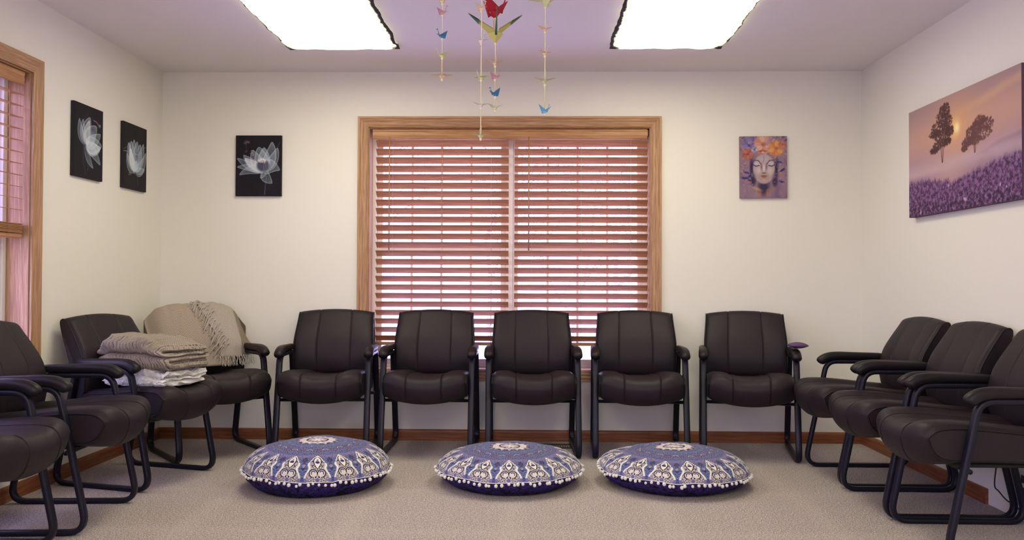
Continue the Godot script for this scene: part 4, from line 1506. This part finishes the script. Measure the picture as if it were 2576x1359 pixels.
	for i in 120:
		var side := -1.0 if i % 2 else 1.0
		p.dab(0.51 + side * brush.randf_range(0.22, 0.50), brush.randf_range(0.40, 1.05), brush.randf_range(0.015, 0.05), brush.randf_range(0.006, 0.018), brush.randf() * PI, tones[(i / 2) % 6], 0.55, 0.6)
	bloom(p, 0.20, 0.20, 0.17, Color(0.66, 0.62, 0.80), Color(0.24, 0.20, 0.46), 6)
	bloom(p, 0.29, 0.10, 0.11, Color(0.60, 0.52, 0.72), Color(0.30, 0.22, 0.46), 6)
	bloom(p, 0.50, 0.18, 0.22, Color(0.86, 0.72, 0.66), Color(0.76, 0.38, 0.24), 9)
	bloom(p, 0.68, 0.16, 0.13, Color(0.74, 0.64, 0.72), Color(0.5, 0.36, 0.5), 7)
	bloom(p, 0.77, 0.26, 0.18, Color(0.90, 0.66, 0.38), Color(0.70, 0.34, 0.20), 9)
	bloom(p, 0.91, 0.18, 0.10, Color(0.78, 0.52, 0.46), Color(0.6, 0.3, 0.3), 7)
	bloom(p, 0.17, 0.38, 0.13, Color(0.80, 0.46, 0.36), Color(0.46, 0.22, 0.24), 8)
	bloom(p, 0.31, 0.29, 0.08, Color(0.84, 0.82, 0.86), Color(0.20, 0.20, 0.44), 5)
	p.dab(0.48, 0.32, 0.14, 0.035, 0.0, Color(0.62, 0.30, 0.22), 0.8, 0.6)
	p.dab(0.49, 0.345, 0.04, 0.03, 0.0, Color(0.86, 0.72, 0.74), 0.8, 0.6)
	return p.done()


func bloom(p: Paint, cx: float, cy: float, r: float, c: Color, heart: Color, n: int) -> void:
	for k in n:  # outer petals
		var a0 := TAU * (k + 0.5) / n + cx * 9.0
		var q0 := Vector2(cx, cy) + Vector2(cos(a0), sin(a0)) * r * 0.72
		p.dab(q0.x, q0.y, r * 0.42, r * 0.22, a0, c.lerp(heart, 0.35 + 0.15 * (k % 2)), 0.8, 0.5)
	for k in n:
		var a := TAU * k / n + cx * 9.0
		var d := Vector2(cos(a), sin(a))
		var q := Vector2(cx, cy) + d * r * 0.55
		p.dab(q.x, q.y, r * 0.48, r * 0.27, a, c.lerp(heart, 0.25 * (k % 3)), 0.85, 0.45)
		p.line([Vector2(cx, cy) + d * r * 0.2, Vector2(cx, cy) + d * r * 0.8], 0.006, heart, 0.35)
	p.dab(cx, cy, r * 0.30, r * 0.26, 0.0, heart, 0.8, 0.8)


func landscape() -> ImageTexture:
	var w := 480
	var h := 262
	var p := Paint.new(w, h, Color.BLACK)
	var n := FastNoiseLite.new()
	n.seed = 3
	n.frequency = 1.0
	var sun := Vector2(0.478, 0.165)
	for y in h:
		for x in w:
			var q := Vector2((x + 0.5) / w, (y + 0.5) / w)
			var c := Color(0.66, 0.54, 0.56).lerp(Color(0.76, 0.60, 0.55), sm(0.0, 0.16, q.y))
			c = c.lerp(Color(0.70, 0.56, 0.60), sm(0.16, 0.30, q.y))
			var streak := sm(0.035, 0.0, absf(q.y - 0.15 + 0.10 * q.x + 0.01 * n.get_noise_2d(q.x * 6.0, 2.0)))
			c = c.lerp(Color(0.84, 0.67, 0.54), 0.55 * streak * sm(0.35, 0.8, q.x))
			c = c.lerp(Color(0.93, 0.68, 0.42), 0.70 * exp(-q.distance_to(sun) * 7.5))
			# hill and mist
			var hill := 0.315 - 0.055 * sm(0.50, 1.0, q.x) + 0.006 * n.get_noise_2d(q.x * 9.0, 1.0)
			if q.y > hill: c = c.lerp(Color(0.50, 0.41, 0.52), 0.60 * sm(0.0, 0.02, q.y - hill) * sm(0.35, 0.8, q.x))
			var fog := 0.330 - 0.010 * q.x
			var mist := exp(-pow((q.y - fog) / 0.040, 2.0))
			c = c.lerp(Color(0.78, 0.67, 0.70), (0.62 + 0.2 * n.get_noise_2d(q.x * 5.0, q.y * 14.0)) * mist)
			c = c.lerp(Color(0.58, 0.46, 0.58), 0.55 * sm(0.335, 0.37, q.y) * sm(0.5, 0.0, q.x))
			# heather
			var edge := 0.352 + 0.040 * exp(-pow((q.x - 0.46) / 0.22, 2.0)) - 0.012 * sm(0.7, 1.0, q.x) + 0.016 * n.get_noise_2d(q.x * 26.0, 5.0) + 0.012 * n.get_noise_2d(q.x * 110.0, 8.0)
			var k := sm(edge, edge + 0.030, q.y)
			var tuft := n.get_noise_2d(q.x * 110.0, q.y * 70.0) * 0.55 + n.get_noise_2d(q.x * 34.0, q.y * 34.0) * 0.75
			var f := Color(0.34, 0.21, 0.38).lerp(Color(0.58, 0.42, 0.60), clampf(0.40 + tuft * 1.2, 0, 1))
			f = f.lerp(Color(0.17, 0.09, 0.18), clampf(-tuft * 1.4 + 0.42 * sm(0.42, 0.54, q.y), 0, 0.88))
			c = c.lerp(f, k)
			p.px[y * w + x] = c
	p.dab(sun.x, sun.y, 0.06, 0.06, 0.0, Color(1.0, 0.84, 0.52), 0.9, 1.0)
	var r := RandomNumberGenerator.new()
	r.seed = 12
	tree_print(p, r, Vector2(0.352, 0.308), [[0.375, 0.060, 0.050, 0.030], [0.36, 0.10, 0.075, 0.040], [0.33, 0.135, 0.085, 0.035], [0.395, 0.125, 0.050, 0.045], [0.28, 0.160, 0.060, 0.018], [0.345, 0.175, 0.070, 0.028], [0.42, 0.170, 0.040, 0.024], [0.33, 0.215, 0.075, 0.024], [0.275, 0.238, 0.045, 0.014], [0.40, 0.215, 0.035, 0.016]], Color(0.27, 0.17, 0.18))
	tree_print(p, r, Vector2(0.645, 0.306), [[0.69, 0.172, 0.045, 0.024], [0.735, 0.198, 0.060, 0.030], [0.66, 0.200, 0.050, 0.030], [0.70, 0.230, 0.085, 0.030], [0.61, 0.215, 0.040, 0.030], [0.58, 0.250, 0.045, 0.020], [0.64, 0.250, 0.060, 0.020], [0.555, 0.275, 0.025, 0.010]], Color(0.38, 0.25, 0.26))
	p.dab(sun.x + 0.012, sun.y + 0.002, 0.030, 0.030, 0.0, Color(1.0, 0.93, 0.74), 1.0, 0.9)
	for q in [[0.412, 0.425, 0.008, 0.014], [0.13, 0.530, 0.010, 0.014], [0.56, 0.505, 0.022, 0.012], [0.845, 0.470, 0.007, 0.012], [0.34, 0.535, 0.006, 0.008], [0.89, 0.485, 0.008, 0.006]]: p.dab(q[0], q[1], q[2], q[3], 0.3, Color(0.82, 0.74, 0.80), 0.8, 0.6)
	return p.done()


func tree_print(p: Paint, r: RandomNumberGenerator, foot: Vector2, clumps: Array, c: Color) -> void:
	for d in [-0.012, 0.0, 0.012]: p.line([foot + Vector2(d * 0.3, 0), foot + Vector2(d, -0.06), foot + Vector2(d * 2.2 + 0.012, -0.14)], 0.0030, c, 0.9)
	for m in clumps:
		for k in 150:
			var a := r.randf() * TAU
			var d := sqrt(r.randf())
			p.dab(m[0] + cos(a) * d * m[2], m[1] + sin(a) * d * m[3], r.randf_range(0.004, 0.011), r.randf_range(0.003, 0.007), a, c.lerp(Color(0.45, 0.28, 0.24), r.randf() * 0.35), 0.7, 0.5)


# ---------------------------------------------------------------- paper cranes
func garlands() -> void:
	var hues := {"cream": lin(0.78, 0.68, 0.42), "pink": lin(0.66, 0.32, 0.42), "blue": lin(0.055, 0.22, 0.48), "green": lin(0.68, 0.70, 0.38), "peach": lin(0.82, 0.62, 0.42), "white": lin(0.80, 0.76, 0.74), "olive": lin(0.70, 0.68, 0.42), "red": lin(0.42, 0.015, 0.035), "lime": lin(0.66, 0.62, 0.20), "pale": lin(0.66, 0.70, 0.46), "sky": lin(0.18, 0.48, 0.72)}
	for k in hues:
		var m := mat("paper_" + k, hues[k], 0.8, 0.3)
		m.cull_mode = BaseMaterial3D.CULL_DISABLED
		m.backlight_enabled = true
		m.backlight = Color(0.5, 0.5, 0.5)
	mat("string_cream", lin(0.80, 0.72, 0.50), 0.8)
	mat("paper_green_tip", lin(0.05, 0.15, 0.085), 0.8).cull_mode = BaseMaterial3D.CULL_DISABLED
	# [x, z, label, [[y, colour, span, turn, wing lift], ...]]
	garland(-0.287, -2.70, "shortest string of small paper cranes, leftmost, peach crane at its end", [[1.946, "cream", 0.05, 0.6, 0.5], [1.908, "pink", 0.046, 0.9, 0.45], [1.832, "blue", 0.046, -0.7, 0.5], [1.769, "green", 0.046, 2.4, 0.3], [1.704, "peach", 0.062, 0.05, 0.05]])
	garland(-0.159, -2.66, "longest string of small paper cranes, ending in front of the blind valance", [[1.908, "peach", 0.046, 0.8, 0.5], [1.805, "white", 0.048, 0.5, 0.3], [1.688, "green", 0.048, 2.6, 0.1], [1.600, "white", 0.048, 0.4, 0.3], [1.504, "olive", 0.060, 0.15, 0.15]])
	garland(-0.118, -2.75, "string of cranes with large red and green yellow paper cranes at top", [[1.925, "red", 0.105, 0.9, 0.9], [1.853, "lime", 0.155, 0.12, 0.75], [1.757, "peach", 0.052, 0.3, 0.4], [1.711, "pink", 0.046, 0.9, 0.5], [1.655, "blue", 0.046, -0.8, 0.7], [1.610, "pale", 0.048, 0.5, 0.5]])
	garland(0.044, -2.70, "rightmost string of paper cranes, large pale green crane above, blue one last", [[1.945, "pale", 0.105, 2.7, 0.2], [1.853, "peach", 0.046, 0.4, 0.4], [1.776, "peach", 0.046, 0.5, 0.3], [1.686, "olive", 0.062, 0.1, 0.3], [1.588, "sky", 0.046, 0.7, 0.8]])


func garland(x: float, z: float, label: String, birds: Array) -> void:
	var root := thing("crane_garland", label, "paper cranes", Vector3(x, CEIL, z), 0.0, "strings of folded paper cranes")
	var low: float = birds[-1][0] - CEIL
	var st := new_st()
	tube(st, [Vector3(0, 0, 0), Vector3(0.002, low * 0.5, 0), Vector3(0, low - 0.012, 0)], 0.0017, 0.0017, 6)
	part("string", st, M.string_cream, root)
	for b in birds:
		var y: float = b[0] - CEIL
		var crane := crane_bird(b[1], b[2], b[4], root)
		crane.position = Vector3(0, y, 0)
		crane.rotation.y = b[3]
		st = new_st()
		ball(st, Vector3(0, y - b[2] * 0.20, 0), Vector3(0.0042, 0.005, 0.0042), 7, 5)
		part("bead", st, M.string_cream, root)


func crane_bird(hue: String, span: float, lift: float, root: Node3D) -> MeshInstance3D:
	var m: Material = M["paper_" + hue]
	var s := span * 0.58
	# body: a folded keel, beak to tail along z
	var st := new_st()
	var top := Vector3(0, 0.16 * s, 0)
	var keel := Vector3(0, -0.36 * s, 0)
	var fore := Vector3(0, -0.02 * s, 0.46 * s)
	var aft := Vector3(0, -0.02 * s, -0.46 * s)
	for k in [-1, 1]:
		var hip := Vector3(k * 0.30 * s, 0.02 * s, 0)
		for t in [[top, fore, hip], [top, aft, hip], [keel, fore, hip], [keel, aft, hip]]:
			poly(st, t, (t[0] + t[1] + t[2]) / 3.0, [Vector2.ZERO, Vector2.ZERO, Vector2.ZERO])
	var body := part("crane", st, m, root)
	for k in [-1, 1]:
		st = new_st()
		var a := Vector3(k * 0.10 * s, 0.06 * s, 0.48 * s)
		var b := Vector3(k * 0.10 * s, 0.06 * s, -0.48 * s)
		var elbow := Vector3(k * 0.52 * s, (0.06 + 0.55 * lift) * s, 0.0)
		var tip := Vector3(k * 1.0 * s, (0.02 + 0.95 * lift) * s, 0.05 * s)
		var up := Vector3(0, 0.012 * s, 0)
		for t in [[a, b, elbow], [a, elbow, tip], [b, elbow, tip]]:
			poly(st, [t[0] + up, t[1] + up, t[2] + up], Vector3.UP, [Vector2.ZERO, Vector2.ZERO, Vector2.ZERO])
			poly(st, [t[0] - up, t[1] - up, t[2] - up], Vector3.DOWN, [Vector2.ZERO, Vector2.ZERO, Vector2.ZERO])
		var wing := part("wing", st, m, body)
		if hue == "lime":
			st = new_st()
			var mid := a.lerp(tip, 0.55)
			var mid2 := b.lerp(tip, 0.55)
			for off in [0.02, -0.02]: poly(st, [mid + Vector3(0, off * s, 0), mid2 + Vector3(0, off * s, 0), tip + Vector3(0, off * s, 0)], Vector3(0, off, 0), [Vector2.ZERO, Vector2.ZERO, Vector2.ZERO])
			part("wing_tip", st, M.paper_green_tip, body)
	st = new_st()
	var neck := Vector3(0, 0.72 * s, 0.78 * s)
	fin(st, fore, neck, 0.09 * s)
	fin(st, neck, neck + Vector3(0, -0.16 * s, 0.24 * s), 0.06 * s)
	part("neck", st, M.paper_green_tip if hue == "lime" else m, body)
	st = new_st()
	fin(st, aft, Vector3(0, 0.80 * s, -0.85 * s), 0.09 * s)
	part("tail", st, m, body)
	return body


func fin(st: SurfaceTool, a: Vector3, b: Vector3, r: float) -> void:
	tube(st, [a - (b - a) * 0.15, a.lerp(b, 0.5), b], r, r * 0.45, 4, Vector3.RIGHT, false, func(t: float) -> float: return 1.15 - 0.95 * t)


# ---------------------------------------------------------------- small things
func small_things() -> void:
	# little purple bean bag on the right arm of the last window chair
	var chair := Vector3(1.335, 0, -5.218)
	var o := thing("bean_bag", "small flat purple bean bag lying on a chair arm", "bean bag", chair + Vector3(0.267, 0, 0).rotated(Vector3.UP, -0.18) + Vector3(-0.010, 0.6555, 0.125), 0.15)
	var n := FastNoiseLite.new()
	n.seed = 2
	n.frequency = 1.0
	var st := new_st()
	for s in [1.0, -1.0]:
		grid(st, 16, 16, func(u: float, v: float) -> Vector3:
			var x := (u - 0.5) * 2.0
			var z := (0.5 - v) * 2.0
			var k := pow(maxf(0.0, (1.0 - x * x) * (1.0 - z * z)), 0.55)
			var y = 0.020 + s * 0.019 * k
			return Vector3(x * 0.052 * (1.0 - 0.05 * z * z), y + 0.0012 * n.get_noise_2d(x * 4.0, z * 4.0) * k, z * 0.050 * (1.0 - 0.05 * x * x)), null, s < 0.0)
	part("bag", st, M.purple_cloth, o)

	# floor register below the window
	o = thing("floor_register", "dark metal floor vent in the carpet below the window", "vent", Vector3(0.150, 0, -5.385), 0.0)
	st = new_st()
	for s in [-1, 1]:
		box(st, Vector3(s * 0.150, 0.003, 0), Vector3(0.014, 0.006, 0.13), 0.001)
		box(st, Vector3(0, 0.003, s * 0.058), Vector3(0.286, 0.006, 0.014), 0.001)
	part("vent_frame", st, M.bronze, o)
	st = new_st()
	box(st, Vector3.ZERO, Vector3(0.005, 0.0045, 0.102), 0.001)
	var bar := made(st, M.bronze)
	for k in 19: put("vent_slat", bar, o, Transform3D(Basis(), Vector3(-0.135 + k * 0.015, 0.0028, 0)))

	o = thing("wall_outlet", "white outlet plate low on the right wall behind the nearest right chair", "outlet", Vector3(RIGHT, 0.160, -3.755), 0.0)
	st = new_st()
	box(st, Vector3(-0.003, 0, 0), Vector3(0.006, 0.115, 0.07), 0.002)
	part("cover_plate", st, M.white_plastic, o)
	for y in [-0.026, 0.026]:
		st = new_st()
		box(st, Vector3(-0.0075, y, 0), Vector3(0.003, 0.034, 0.028), 0.001)
		part("socket", st, M.black_plastic, o)
	# black power cord down the wall to the carpet
	o = thing("power_cord", "thin black power cord hanging by the right wall down to the carpet", "cord", Vector3.ZERO, 0.0)
	st = new_st()
	tube(st, curve([Vector3(2.164, 0.30, -3.93), Vector3(2.150, 0.28, -3.92), Vector3(2.120, 0.20, -3.895), Vector3(2.100, 0.13, -3.87), Vector3(2.104, 0.112, -3.845), Vector3(2.112, 0.085, -3.800), Vector3(2.142, 0.062, -3.780), Vector3(2.152, 0.033, -3.725), Vector3(2.150, 0.010, -3.705), Vector3(2.12, 0.0045, -3.65), Vector3(2.065, 0.0042, -3.552), Vector3(2.060, 0.0042, -3.50), Vector3(2.10, 0.0042, -3.44), Vector3(2.13, 0.0042, -3.36)], 6), 0.0032, 0.0032, 7)
	part("cable", st, M.black_plastic, o)
